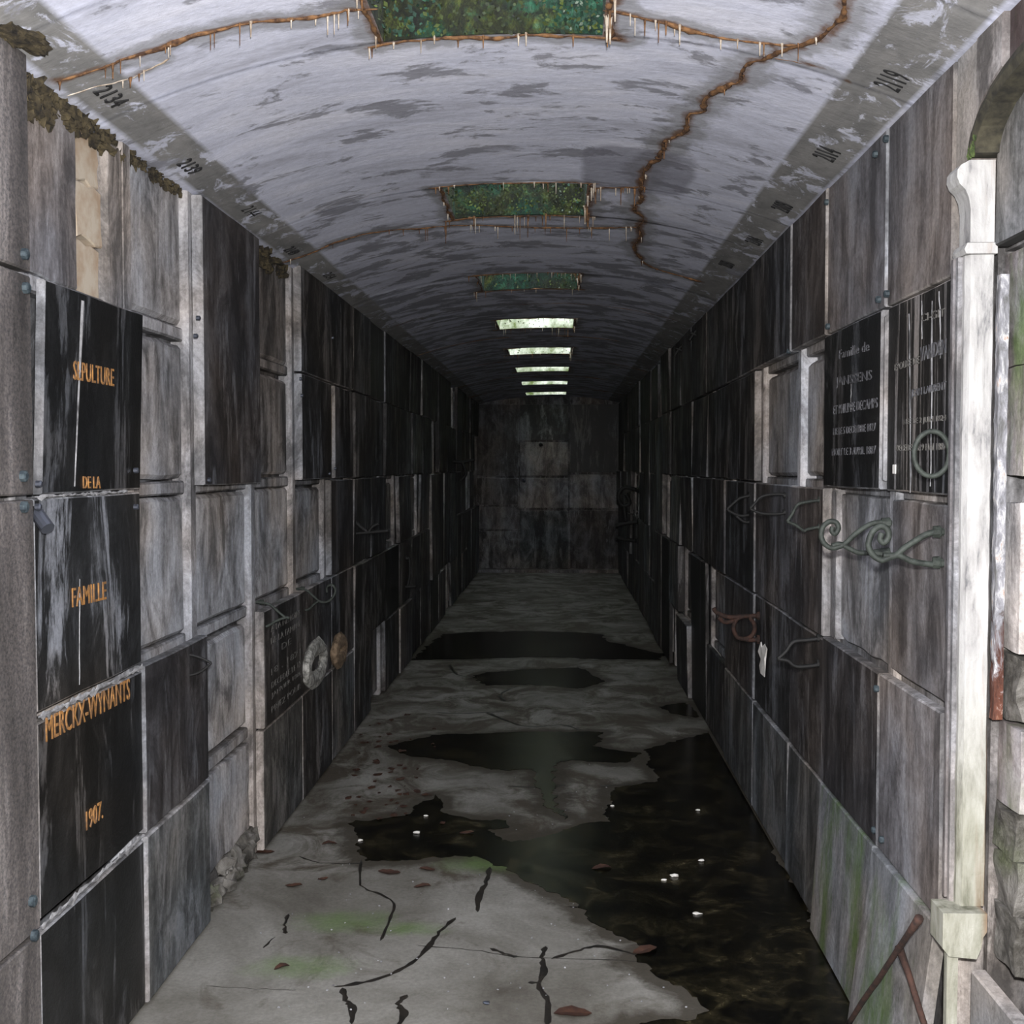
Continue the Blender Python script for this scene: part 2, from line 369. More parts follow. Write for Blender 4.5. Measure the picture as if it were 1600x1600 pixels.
def smooth_path(pts, sub=5):
    P = [Vector(p) for p in pts]; out = []
    for i in range(len(P)-1):
        p0, p1, p2, p3 = P[max(0, i-1)], P[i], P[i+1], P[min(len(P)-1, i+2)]
        for k in range(sub):
            t = k/sub; out.append(.5*((2*p1)+(p2-p0)*t+(2*p0-5*p1+4*p2-p3)*t*t+(3*p1-p0-3*p2+p3)*t**3))
    out.append(P[-1]); return out
def tube_vf(path, r, seg=8, taper=None):
    vs, fs = [], []; n = len(path); up = Vector((.13, .31, .94))
    for i, p in enumerate(path):
        d = (path[min(n-1, i+1)]-path[max(0, i-1)])
        if d.length < 1e-9: d = Vector((0, 0, 1))
        d.normalize(); a = d.cross(up)
        if a.length < .1: a = d.cross(Vector((1, 0, 0)))
        a.normalize(); b = d.cross(a)
        rr = r[i] if isinstance(r, (list, tuple)) else r
        for k in range(seg):
            an = 2*math.pi*k/seg; vs.append(p+a*math.cos(an)*rr+b*math.sin(an)*rr)
    for i in range(n-1):
        for k in range(seg):
            j = (k+1) % seg; fs.append((i*seg+k, i*seg+j, (i+1)*seg+j, (i+1)*seg+k))
    fs.append(tuple(range(seg-1, -1, -1))); fs.append(tuple(range((n-1)*seg, n*seg)))
    return vs, fs
def tube(name, pts, r, mat, parent=None, sub=5, seg=8):
    v, f = tube_vf(smooth_path(pts, sub) if sub > 1 else [Vector(p) for p in pts], r, seg)
    return mesh(name, v, f, mat, parent, smooth=True)
def lump_vf(c, r, seed, seg=8, rings=5, amp=.35):
    vs, fs = [], []
    for i in range(rings+1):
        th = math.pi*i/rings
        for k in range(seg):
            ph = 2*math.pi*k/seg; d = Vector((math.sin(th)*math.cos(ph), math.sin(th)*math.sin(ph), math.cos(th)))
            s = 1+amp*noise.noise(d*1.7+Vector((seed*3.1, seed*1.7, seed)))*1.6
            vs.append(Vector((c[0]+d.x*r[0]*s, c[1]+d.y*r[1]*s, c[2]+d.z*r[2]*s)))
    for i in range(rings):
        for k in range(seg):
            j = (k+1) % seg; fs.append((i*seg+k, (i+1)*seg+k, (i+1)*seg+j, i*seg+j))
    return vs, fs
def join(parts):
    V, Fs = [], []
    for v, f in parts:
        n = len(V); V += list(v); Fs += [tuple(i+n for i in q) for q in f]
    return V, Fs

def text_mesh(name, body, side, u0, v0, width, height, w, mat, parent, depth=.0012, slant=0.0, extra=None):
    cu = bpy.data.curves.new('tmp', 'FONT'); cu.body = body; cu.resolution_u = 3; cu.extrude = .02; cu.space_character = 1.05
    o = bpy.data.objects.new('tmp', cu); COL.objects.link(o)
    dg = bpy.context.evaluated_depsgraph_get(); dg.update()
    me = bpy.data.meshes.new_from_object(o.evaluated_get(dg))
    bpy.data.objects.remove(o); bpy.data.curves.remove(cu)
    xs = [v.co.x for v in me.vertices]; ys = [v.co.y for v in me.vertices]
    x0, x1, y0, y1 = min(xs), max(xs), min(ys), max(ys)
    org = parent.location if parent else Vector((0, 0, 0))
    for v in me.vertices:
        a = (v.co.x-x0)/(x1-x0)*width; b_ = (v.co.y-y0)/(y1-y0)*height; ww = w + (depth if v.co.z > 0 else -.001)
        if extra: p = extra(a, b_, v.co.z > 0)
        elif side == 'R': p = wp('R', u0-a, v0+b_+slant*a, ww)
        else: p = wp(side, u0+a, v0+b_+slant*a, ww)
        v.co = p-org
    me.name = name; return link(name, me, mat, parent)

# ------------------------------------------------------------------ setting: floor, walls, ceiling
def grid_floor():
    xs = [LX-.3+(RX-LX+.65)*i/70 for i in range(71)]; ys = []; y = YBACK
    while y < YEND+.3: ys.append(y); y += (.035 if 2.6 < y < 7 else .15)
    ys.append(YEND+.3); nx = len(xs)
    vs = [(x, y, 0) for y in ys for x in xs]; fs = [(j*nx+i, j*nx+i+1, (j+1)*nx+i+1, (j+1)*nx+i) for j in range(len(ys)-1) for i in range(nx-1)]
    n = len(vs); x0, x1, y0, y1 = xs[0], xs[-1], ys[0], ys[-1]
    vs += [(x0, y0, -.15), (x1, y0, -.15), (x1, y1, -.15), (x0, y1, -.15)]
    fs.append((n+3, n+2, n+1, n))
    return mesh('floor', vs, fs, 'floor')
floor = struct(grid_floor())
wall_l = struct(box('wall_left', LX-.30, LX-.06, YBACK, YEND+.3, 0, 2.75, 'cement_dim'))
v1, f1 = box_vf(RX+.06, RX+.30, 2.66, YEND+.3, 0, 2.75); v2, f2 = box_vf(RX+.20, RX+.30, YBACK, 2.66, 0, 2.75); v3, f3 = box_vf(RX+.0, RX+.20, YBACK, 1.84, 0, 2.75)
v4, f4 = box_vf(RX+.075, RX+.20, 1.84, 2.66, 2.02, 2.75)
V, Fc = join([(v1, f1), (v2, f2), (v3, f3), (v4, f4)])
wall_r = struct(mesh('wall_right', V, Fc, 'cement_dim'))
wall_e = struct(box('wall_back', LX-.3, RX+.3, YEND+.02, YEND+.3, 0, 2.75, 'cement_dim'))
wall_b = struct(box('wall_sky_block', LX-.3, RX+.35, YBACK-.2, YBACK, 0, 2.75, 'cement_dim'))  # unseen wall behind the camera, added to block frontal sky light

HX0, HX1 = -.452, .112
HF = [3.09, 5.22, 7.28, 9.22, 11.2, 13.1, 15.02, 16.95]; HL = .57; HTOP = 3.25
def build_ceiling():
    xs = sorted(set([LX-.08, LX, RX, RX+.08] + [LX+(RX-LX)*i/88 for i in range(1, 88)] + [HX0, HX1]))
    ys = [YBACK, 0, .9]
    y = 1.2
    while y < YEND+.25: ys.append(y); y += (.03 if y < 6.5 else .1)
    for h in HF: ys += [h, h-HL]
    ys = sorted(set(ys + [YEND+.25]))
    vs, fs = [], []
    nx = len(xs)
    for y in ys:
        for x in xs:
            xc = min(max(x, LX), RX); vs.append((x, y, ceil_z(xc, y) + .006*noise.noise(Vector((x*2, y*1.3, 0)))))
    def inh(x, y): return HX0 < x < HX1 and any(h-HL < y < h for h in HF)
    for j in range(len(ys)-1):
        for i in range(nx-1):
            if inh((xs[i]+xs[i+1])/2, (ys[j]+ys[j+1])/2): continue
            fs.append((j*nx+i, (j+1)*nx+i, (j+1)*nx+i+1, j*nx+i+1))
    return struct(mesh('ceiling', vs, fs, 'ceiling', smooth=True))
ceiling = build_ceiling()

# roof openings: four-sided shafts, moss grown
def leaf_quads(n, fn, size, bias):
    vs, fs = [], []
    for _ in range(n):
        p, nrm = fn(); a = Vector((random.gauss(0, 1), random.gauss(0, 1), random.gauss(0, 1))).normalized(); a = (a+nrm*bias).normalized()
        b = a.cross(nrm)
        if b.length < .05: continue
        b.normalize(); s = size*random.uniform(.5, 1.4); k = len(vs)
        vs += [p, p+a*s*.5+b*s*.3, p+a*s, p+a*s*.5-b*s*.3]; fs.append((k, k+1, k+2, k+3))
    return vs, fs
for i, h in enumerate(HF):
    parts = []
    y0, y1 = h-HL, h; t = .08
    def shaft_box(x0, x1, ya, yb):
        m_ = 8 if x1-x0 > .2 else 1; out = []
        for q in range(m_):
            v, f = box_vf(x0+(x1-x0)*q/m_, x0+(x1-x0)*(q+1)/m_, ya, yb, 0, HTOP)
            out.append(([(p[0], p[1], (HTOP if p[2] > 1 else ceil_z(p[0], p[1])+.003)) for p in v], f))
        return join(out)
    V, Fs = join([shaft_box(HX0-t, HX0, y0-t, y1+t), shaft_box(HX1, HX1+t, y0-t, y1+t), shaft_box(HX0, HX1, y0-t, y0), shaft_box(HX0, HX1, y1, y1+t)])
    win = struct(mesh('window_%d' % (i+1), V, Fs, 'moss' if i < 3 else 'shaftpale'))
    zb = 2.62
    if i < 5:
        def far():
            x = random.uniform(HX0, HX1)
            if mt == 'leafgreen' and abs(x+.17) < .13+.05*random.random(): x = random.choice((random.uniform(HX0, -.30), random.uniform(-.02, HX1)))
            if mt == 'leafpale': x = random.uniform(-.02, HX1)
            z = ceil_z(x, y1)+abs(random.gauss(0, .13))+.004
            return Vector((x, y1-random.uniform(.0, .02), min(z, HTOP-.05))), Vector((0, -1, 0))
        def leftw():
            y = random.uniform(y0, y1); return Vector((HX0+random.uniform(0, .01), y, ceil_z(HX0, y)+abs(random.gauss(0, .12))+.004)), Vector((1, 0, 0))
        for mt, n, s in (('leafgreen', [300, 20, 10, 10, 5][i], .015), ('leafolive', [420, 460, 160, 60, 30][i], .014), ('leafpale', [34, 20, 30, 20, 20][i], .012)):
            v, f = leaf_quads(n, far, s, .5)
            if i < 2:
                v2, f2 = leaf_quads(n//4, leftw, s, .5); v, f = join([(v, f), (v2, f2)])
            o = mesh('moss', v, f, mt, win); o['kind'] = 'stuff'

# kerb at the foot of the end wall
box('kerb', LX, RX, YEND-.16, YEND+.02, 0, .045, 'grey', wall_e)

# ---- piers and shelf edges behind the closing slabs
colsL = [YBACK+.05, -.9, -.2, .5, 1.2, 1.93, uL(50), uL(218), uL(314), uL(405), uL(468), uL(515), uL(550), uL(577), uL(600)]
y = colsL[-1]
while y < YEND-.9: y += .70; colsL.append(y)
colsL[-1] = YEND-.03
colsR = [uR(1480), uR(1380), uR(1290), uR(1237), uR(1181), uR(1136), uR(1105), uR(1082)]
y = colsR[-1]
while y < YEND-.9: y += .70; colsR.append(y)
colsR[-1] = YEND-.03
for side, cols, wall in (('L', colsL, wall_l), ('R', colsR, wall_r)):
    for c in cols[1:-1] if side == 'L' else cols[:-1]:
        plate('pier', side, c-.035, c+.035, 0.0, 2.455, -.06, .058, 'pier', wall, edge='pier', jag=.0015, n=4, bev=.008)
    for a, b in zip(cols[:-1], cols[1:]):
        if side == 'L' and a < 1: continue
        for r in ROW[1:-1]:
            plate('shelf_edge', side, a+.036, b-.036, r-.022, r+.022, -.06, .041, 'pier', wall, edge='cement_dim', jag=.0015, n=3, bev=.006)
G = .005
def slab(side, cols, i, r0, r1, mat, t=.018, j=None, wall=None, name='stone_slab', du0=0, du1=0, dv0=0, dv1=0, **k):
    j = i+1 if j is None else j
    wl = wall or (wall_l if side == 'L' else wall_r)
    return plate(name, side, cols[i]+G+du0, cols[j]-G+du1, ROW[r0]+G+dv0+(.012 if r0 == 0 else 0), ROW[r1]-G+dv1-(.01 if r1 == 5 else 0), k.pop('w0', .001), t, mat, wl, **k)
def panel(side, cols, i, r0, r1, mat='cement', j=None):
    j = i+1 if j is None else j; wl = wall_l if side == 'L' else wall_r
    a, b, c, d = cols[i]+.037, cols[j]-.037, ROW[r0]+.024, ROW[r1]-.024
    e = random.uniform(.0, .014)
    return plate('cement_panel', side, a+e, b-e, c+e, d-e*2, -.06, .038, mat, wl, edge='pier', jag=.003, n=5, bev=.014)

L = colsL; i0 = 6      # index of uL(50)
# granite nearest on the left (several columns, the camera only sees the last)
for i in range(1, 6):
    for r0, r1 in ((0, 1), (1, 3), (3, 4), (4, 5)):
        slab('L', L, i, r0, r1, 'granite', t=.030, du1=.0, edge='granite')
# column of the four black slabs (things of their own)
def plaque(label, side, u0, u1, v0, v1, mat, t=.024, w0=.001, edge='edge', **k):
    th = thing('memorial_slab', label, 'memorial slab', wp(side, (u0+u1)/2, v0, w0))
    plate('stone_plate', side, u0, u1, v0, v1, w0, t, mat, th, edge=edge, **k); return th
c1a, c1b = L[6]+.010, L[7]+.004
s1 = plaque('black stone slab lettered SEPULTURE and DE LA, with one long white streak', 'L', c1a+.03, c1b-.01, ROW[3]+.004, ROW[4]-.004, 'black', t=.020, lean_top=.022, lean_bot=.008)
s2 = plaque('black stone slab lettered FAMILLE, below the slab lettered SEPULTURE', 'L', c1a, c1b, ROW[2]+.012, ROW[3]-.004, 'blacklime', t=.022)
s3 = plaque('black stone slab lettered MERCKX-WYNANTS 1907', 'L', c1a, c1b, ROW[1]+.015, ROW[2]-.012, 'black', t=.022)
s4 = plaque('blank black slab at floor level below the slab dated 1907', 'L', c1a, c1b, .012, ROW[1]-.015, 'black', t=.022)
def pl(px, py, w): return at_x(px, py, LX+w)
def lettering(txt, th, pa, pb, pc, w, mat='gold', side='L'):
    """pa/pb: baseline ends, pc: top of first letter, as pixels on that wall plane"""
    X = LX+w if side == 'L' else RX-w
    A, B, Cc = at_x(*pa, X), at_x(*pb, X), at_x(*pc, X)
    wd = abs(B.y-A.y); sl = (B.z-A.z)/wd
    o = text_mesh('lettering', txt, side, A.y, A.z, wd, Cc.z-A.z, w, mat, th, slant=sl); return o
o = lettering('SEPULTURE', s1, (115, 593), (178, 604), (115, 563), .038); o['label'] = 'ochre lettering SEPULTURE'
o = lettering('DE LA', s1, (130, 763), (157, 763), (130, 744), .031); o['label'] = 'worn ochre lettering DE LA'
o = lettering('FAMILLE', s2, (113, 949), (166, 936), (113, 919), .0245); o['label'] = 'ochre lettering FAMILLE'
o = lettering('MERCKX-WYNANTS', s3, (72, 1160), (203, 1092), (72, 1121), .0245); o['label'] = 'ochre lettering MERCKX-WYNANTS'
o = lettering('1907.', s3, (135, 1298), (161, 1278), (135, 1268), .0245); o['label'] = 'thin ochre lettering 1907'
# white lime streaks run down the SEPULTURE slab
def strip(name, side, pts, w, wid, mat, parent):
    """thin uneven deposit running down a wall; pts = (u, v)"""
    vs = []; n = len(pts)
    for i, (u, v) in enumerate(pts):
        k = wid*(.25+1.1*random.random())*(1 if 0 < i < n-1 else .2); u += random.uniform(-.003, .003)
        vs += [wp(side, u-k/2, v, w), wp(side, u+k/2, v, w), wp(side, u, v, w+.0015)]
    fs = []
    for i in range(n-1):
        a = 3*i; fs += [(a, a+2, a+5, a+3), (a+2, a+1, a+4, a+5)]
    if side == 'L': fs = [tuple(reversed(f)) for f in fs]
    return mesh(name, vs, fs, mat, parent)
M['streak'] = plain('thin_white_lime', (.06, .06, .062), .8, 0, (.34, .34, .35), 11)
def streak_px(parent, px, y0, y1, wid, w, mat='streak', side='L', drift=0):
    X = LX+w if side == 'L' else RX-w
    pts = []
    for k in range(9):
        yy = y0+(y1-y0)*k/8; p = at_x(px+drift*k/8, yy, X); pts.append((p.y, p.z))
    return strip('lime_streak', side, pts, w, wid, mat, parent)
def wS1(v): s = (v-ROW[3])/.49; return .0225+.022*s+.008*(1-s)
pts = [(at_x(134-5*k/9, 470+290*k/9, LX+.05).y, at_x(134, 470+290*k/9, LX+.05).z) for k in range(10)]
vs = []; fs = []
for k, (u, v) in enumerate(pts):
    ww = (.019-.0016*k)*(.8+.4*random.random())
    vs += [wp('L', u-ww/2, v, wS1(v)-.001), wp('L', u+ww/2, v, wS1(v)-.001), wp('L', u, v, wS1(v)+.001)]
for i in range(9):
    a = 3*i; fs += [(a+3, a+5, a+2, a), (a+5, a+4, a+1, a+2)]
mesh('lime_streak', vs, fs, 'streak', s1)
for px, ya, yb, wd in ((124, 905, 1070, .005),):
    streak_px(s2, px, ya, yb, wd, .0235)
# column 1 top: recessed grey panel, a beige stone strip and a grey strip
plate('cement_panel', 'L', L[6]+.03, uL(149), ROW[4]+.02, 2.43, -.06, .045, 'grey', wall_l, jag=.004, n=6)
for k in range(3):
    plate('beige_stone', 'L', uL(149)+.006, uL(190), ROW[4]+.01+k*.15, ROW[4]+.155+k*.15-.005, -.06, .032+.008*(k % 2), 'beige', wall_l, edge='beige', jag=.008, n=4)
plate('cement_strip', 'L', uL(190)+.006, uL(214), ROW[4]+.0, 2.42, -.06, .055, 'pier', wall_l, jag=.004, n=6)
# column 2
for r in (4, 3): panel('L', L, 7, r, r+1)
panel('L', L, 7, 2, 3)
slab('L', L, 7, 1, 2, 'brown', t=.03, du1=.04, dv1=.01)
slab('L', L, 7, 0, 1, 'bluish', t=.032, du1=.04)
# column 3
slab('L', L, 8, 3, 5, 'brown', t=.035, dv1=-.02, du1=-.01)
for r in (2, 1): panel('L', L, 8, r, r+1)
plate('cement_panel', 'L', L[8]+.07, L[9]-.06, .13, ROW[1]-.03, -.06, .05, 'cement', wall_l, jag=.008, n=5)
# column 4
panel('L', L, 9, 4, 5, 'cement_dim'); panel('L', L, 9, 3, 4, 'cement_dim'); panel('L', L, 9, 2, 3)
slab('L', L, 9, 0, 1, 'bluish', t=.03)
# column 5/6
slab('L', L, 10, 4, 5, 'dark', t=.035, j=12); slab('L', L, 10, 3, 4, 'dark', t=.036); slab('L', L, 11, 3, 4, 'dark', t=.03, du0=.12)
plate('beige_stone', 'L', L[11]-.03, L[11]+.10, ROW[3]+.12, ROW[4]-.05, -.02, .04, 'beige', wall_l, edge='beige', jag=.01, n=4)
panel('L', L, 10, 2, 3); slab('L', L, 11, 2, 3, 'brown', t=.03)
slab('L', L, 11, 0, 1, 'bluish', t=.03)
# text plaque and wreath plaques
t1 = plaque('dark stone slab with six worn engraved lines, under a pointed iron bracket on the left wall', 'L', L[9]+G, L[10]-G, ROW[1]+G, ROW[2]-G, 'dark', t=.036)
t2 = plaque('dark stone slab carrying a pale carved oval wreath, on the left wall', 'L', L[10]+G, L[11]-G, ROW[1]+G, ROW[2]-G, 'dark', t=.03)
t2b = plaque('dark stone slab carrying a tan oval relief, next beyond the wreath slab', 'L', L[11]+G, L[12]-G, ROW[1]+G, ROW[2]-G, 'dark', t=.03)
t3 = plaque('dark floor-level slab with faint engraved lines, beneath the wreath slab', 'L', L[10]+G, L[11]-G, .012, ROW[1]-G, 'dark', t=.03)
def lines_on(th, side, ua, ub, v_list, w, txts, mat='dimlet', hgt=.03):
    for v, tx in zip(v_list, txts):
        wd = (ub-ua)*min(1, .10*len(tx)+.12); c = (ua+ub)/2
        u0 = c-wd/2 if side == 'L' else c+wd/2
        text_mesh('lettering', tx, side, u0, v, wd, hgt, w, mat, th)
lines_on(t1, 'L', L[9]+.12, L[10]-.06, [.875, .825, .775, .70, .645, .60, .545], .0375, ['A LA MEMOIRE', 'DE LA FAMILLE', 'DE', '18 . 1871', 'DECEDEE LE 12', 'JANVIER 1886', 'PRIEZ POUR'], hgt=.026)
lines_on(t3, 'L', L[10]+.1, L[11]-.1, [.40, .33, .26, .19], .0195, ['1843', 'DECEDE LE', 'A BRUXELLES', '1905'], hgt=.03)
def oval(parent, px, py, a, b, w, mat, name='wreath', thick=.04):
    c = at_x(px, py, LX+w); vs, fs = [], []; n, m_ = 26, 8
    for i in range(n):
        an = 2*math.pi*i/n
        for k in range(m_):
            q = 2*math.pi*k/m_; rr = thick*(1+.35*noise.noise(Vector((i*1.3, k*.9, px))))
            ra = a-thick+rr*math.cos(q); rb = b-thick+rr*math.cos(q)
            vs.append(Vector((LX+w+.018+.022*math.sin(q)*(1+.4*noise.noise(Vector((i*2.1, k, 3)))), c.y+math.cos(an)*ra, c.z+math.sin(an)*rb)))
    for i in range(n):
        for k in range(m_):
            i2, k2 = (i+1) % n, (k+1) % m_; fs.append((i*m_+k, i2*m_+k, i2*m_+k2, i*m_+k2))
    return mesh(name, vs, fs, mat, parent, smooth=False), c
oval(t2, 487, 1036, .235, .118, .031, 'wreath', thick=.042)[0]['label'] = 'pale carved oval wreath'
c = at_x(487, 1036, LX+.03); v, f = lump_vf((LX+.037, c.y, c.z), (.006, .09, .03), 4, 10, 6, .2); mesh('wreath_centre', v, f, 'dark', t2)
o = oval(t2b, 525, 1016, .17, .095, .031, 'wreath_tan', 'oval_relief', .045)[0]; o['label'] = 'tan oval relief'

# irregular further columns: dark stone, picks weighted darker to paint in fading light
pool = ['dark', 'dark', 'brown', 'dark', 'black', 'dark', 'bluish', 'dark']
EDG = ['cement_dim', 'brown', 'cement_dim', 'dark', 'dark', 'dark', 'edge']
def far_cols(side, cols, start):
    for i in range(start, len(cols)-1):
        r = 0
        while r < 5:
            span = 2 if (random.random() < .22 and r < 4) else 1
            q = random.random()
            if q < .12: panel(side, cols, i, r, r+1, 'cement_dim'); r += 1; continue
            slab(side, cols, i, r, r+span, random.choice(pool), t=random.choice((.02, .028, .036, .045)), lean_top=random.choice((0, 0, .012)), lean_bot=random.choice((0, 0, .01)), edge=random.choice(EDG)); r += span
far_cols('L', L, 12)

# ------------------------------------------------------------------ right wall, named columns
Rr = colsR
slab('R', Rr, 0, 4, 5, 'grey', t=.02); slab('R', Rr, 1, 4, 5, 'grey', t=.024); slab('R', Rr, 2, 4, 5, 'brown', t=.03, j=3)
slab('R', Rr, 3, 4, 5, 'dark', t=.034)
k1 = plaque('black stone slab with white lettering and many white runs, behind the iron ring', 'R', Rr[0]+G, Rr[1]-.012, ROW[3]+G, ROW[4]-.002, 'blackrun', t=.018)
k2 = plaque('black stone slab with five rows of small white lettering, left of the slab behind the iron ring', 'R', Rr[1]+.008, Rr[2]-G, ROW[3]+G, ROW[4]-.002, 'black', t=.032)
plate('plate_edge', 'R', Rr[1]-.012, Rr[1]+.007, ROW[3]+.03, ROW[4]-.02, .001, .026, 'edge', wall_r)
panel('R', Rr, 2, 3, 4); panel('R', Rr, 3, 3, 4, 'cement'); slab('R', Rr, 4, 3, 4, 'dark', t=.03)
plate('cement_panel', 'R', Rr[0]+G, Rr[1]-.02, ROW[2]+.02, ROW[3]-.02, -.02, .024, 'grey', wall_r, jag=.003)
plate('cement_panel', 'R', Rr[1]+.02, Rr[2]-.10, ROW[2]+.02, ROW[3]-.02, -.03, .024, 'cement', wall_r, jag=.006, n=6)
plate('cement_strip', 'R', Rr[2]-.09, Rr[2]-.01, ROW[2]+.01, ROW[3]-.01, -.02, .028, 'edge', wall_r, jag=.004, n=5)
slab('R', Rr, 2, 2, 3, 'brown', t=.03); slab('R', Rr, 3, 2, 3, 'brown', t=.024); slab('R', Rr, 4, 2, 3, 'dark', t=.03)
slab('R', Rr, 0, 1, 2, 'grey', t=.028, dv1=.01); slab('R', Rr, 1, 1, 2, 'brown', t=.030, dv1=.01); slab('R', Rr, 2, 1, 2, 'brown', t=.026)
slab('R', Rr, 3, 1, 2, 'dark', t=.022); slab('R', Rr, 4, 1, 2, 'brown', t=.03)
slab('R', Rr, 2, 0, 1, 'bluish', t=.026, lean_bot=.012); slab('R', Rr, 3, 0, 1, 'bluish', t=.03); slab('R', Rr, 4, 0, 1, 'bluish', t=.03)
slab('R', Rr, 4, 4, 5, 'dark', t=.03)
far_cols('R', Rr, 5)
lean1 = plaque('green-tinged grey slab leaning out at the foot of the right wall, behind the rusty rods', 'R', 2.71, Rr[1]+.01, .004, .50, 'green', t=.03, w0=.012, lean_bot=.062, edge='green')
lean2 = plaque('green-tinged grey floor-level slab leaning on the right wall, beyond the rusty rods', 'R', Rr[1]+.03, Rr[2]-.01, .004, .50, 'green', t=.028, w0=.006, lean_bot=.03, edge='green')
for th, sc in ((k2, [('FAMILLE DE', 1325, 590, 1360, 574, 562, .034), ('JANSSENS', 1310, 611, 1363, 598, 582, 0)]),): pass
def rl(th, txt, pa, pb, hpx, w, mat='palelet'):
    A, B = at_x(*pa, RX-w), at_x(*pb, RX-w); T = at_x(pa[0], pa[1]-hpx, RX-w)
    wd = abs(A.y-B.y); text_mesh('lettering', txt, 'R', A.y, A.z, wd, T.z-A.z, w, mat, th, slant=(B.z-A.z)/wd)
rl(k2, 'Famille de', (1311, 561), (1358, 548), 14, .0335)
rl(k2, 'JANSSENS', (1306, 608), (1362, 598), 18, .0335)
rl(k2, 'ET PHILIPPE DECAMPS', (1302, 648), (1371, 637), 14, .0335)
rl(k2, 'NE LE 5 DECEMBRE 1827', (1302, 680), (1368, 673), 11, .0335)
rl(k2, 'MORT LE 3 AVRIL 1887', (1300, 712), (1368, 709), 11, .0335)
rl(k1, 'CI-GIT', (1440, 503), (1476, 494), 12, .0195, 'dimlet')
rl(k1, 'VANDEN', (1438, 565), (1478, 552), 22, .0195)
rl(k1, 'EPOUSE DE', (1398, 580), (1436, 568), 11, .0195, 'dimlet')
rl(k1, 'JEAN LAURENT', (1424, 624), (1478, 612), 15, .0195)
rl(k1, 'NEE LE 2 JUIN 1824', (1412, 666), (1478, 660), 11, .0195, 'dimlet')
rl(k1, 'DECEDEE LE 9 MAI 1887', (1400, 705), (1478, 703), 10, .0195, 'dimlet')
p = at_x(1398, 733, RX-.019)
box('number_tag', RX-.0215, RX-.0185, p.y-.012, p.y+.012, p.z-.012, p.z+.012, 'white', k1)
for px, ya, yb, wd, dr in ((1457, 470, 760, .012, -3), (1421, 490, 770, .014, 2), (1468, 455, 560, .008, 2), (1441, 470, 530, .006, 0)):
    streak_px(k1, px, ya, yb, wd, .0193, side='R', drift=dr)
for px, ya, yb, wd in ((1330, 600, 640, .005),):
    streak_px(k2, px, ya, yb, wd, .0333, side='R')
# mortar smears on slab joints of the black column
def mortar(side, wall, ua, ub, v, w, hgt, seed=0):
    vs, fs = [], []; n = 46
    for i in range(n+1):
        u = ua+(ub-ua)*i/n
        up = hgt*(.2+2.2*abs(noise.noise(Vector((i*.9+seed, 1, 0))))); dn = hgt*(.2+1.9*abs(noise.noise(Vector((i*.8+seed, 5, 0)))))
        vs += [wp(side, u, v-dn, w), wp(side, u, v, w+.002), wp(side, u, v+up, w)]
    for i in range(n):
        a = 3*i; fs += [(a, a+3, a+4, a+1), (a+1, a+4, a+5, a+2)]
    if side == 'R': fs = [tuple(reversed(f)) for f in fs]
    return mesh('mortar_smear', vs, fs, 'mortar', wall)
mortar('L', wall_l, c1a, c1b, ROW[2], .0245, .014, 1); mortar('L', wall_l, c1a, c1b, ROW[1], .0245, .013, 9)
mortar('L', wall_l, c1a, c1b-.1, ROW[3], .0245, .007, 15)

# bolts at slab corners
def bolts(parent, side, pxs, w, mat='bolt', r=.010):
    for px, py in pxs:
        X = LX+w if side == 'L' else RX-w; p = at_x(px, py, X); s = 1 if side == 'L' else -1
        v, f = tube_vf([p-Vector((s*.006, 0, 0)), p+Vector((s*.004, 0, 0)), p+Vector((s*.007, 0, 0))], [r, r, r*.6], 8)
        mesh('bolt', v, f, mat, parent)
bolts(wall_l, 'L', [(40, 397), (42, 450), (38, 744), (39, 792), (52, 1408), (55, 1462)], .037, r=.013)
bolts(wall_l, 'L', [(61, 756), (60, 792), (310, 497), (306, 525), (327, 750), (470, 592), (472, 618), (515, 740), (524, 732), (520, 528), (213, 735), (213, 792)], .040, 'steel', r=.008)
bolts(wall_r, 'R', [(1384, 217), (1367, 241), (1385, 459), (1372, 468), (1291, 316), (1293, 510), (1232, 549), (1369, 1076), (1365, 1297), (1377, 1312)], .034, r=.010)

# ------------------------------------------------------------------ rubble and gaps under the vault, left
def rubble(side, wall, px0, px1, n, seed, rr=.035, drop=.05):
    ps = []
    for k in range(n):
        px = px0+(px1-px0)*random.random()
        u = uL(px) if side == 'L' else uR(px)
        ps.append(lump_vf(wp(side, u, 2.455-random.random()*drop, -.03+random.random()*.02), (rr*random.uniform(.3, .8), rr*random.uniform(.3, 1.1), rr*random.uniform(.3, .9)), seed+k, 8, 6, .7))
    V, Fs = join(ps); o = mesh('mossy_rubble', V, Fs, 'rubble', wall); o['kind'] = 'stuff'
rubble('L', wall_l, 52, 105, 70, 1, .034, .10); rubble('L', wall_l, 100, 215, 110, 50, .026, .06); rubble('L', wall_l, 225, 312, 70, 190, .018, .04)
ps = []
for k in range(40):
    a, b = random.random(), random.random(); p = at_ceil(5+60*a, 40+22*a+16*b); ps.append(lump_vf((p.x, p.y, p.z-.002), (.022, .035, .010), 400+k, 8, 6, .7))
V, Fs = join(ps); o = mesh('mossy_rubble', V, Fs, 'rubble', ceiling); o['kind'] = 'stuff'
rubble('L', wall_l, 408, 462, 26, 140, .04, .07)
ps = []
for k in range(26):
    ps.append(lump_vf(wp('L', random.uniform(L[8]+.06, L[9]-.02), random.uniform(.0, .11), -.02+random.random()*.02), (.03, .05, .035), 300+k, 7, 5, .5))
V, Fs = join(ps); o = mesh('rubble', V, Fs, 'rough', wall_l); o['kind'] = 'stuff'

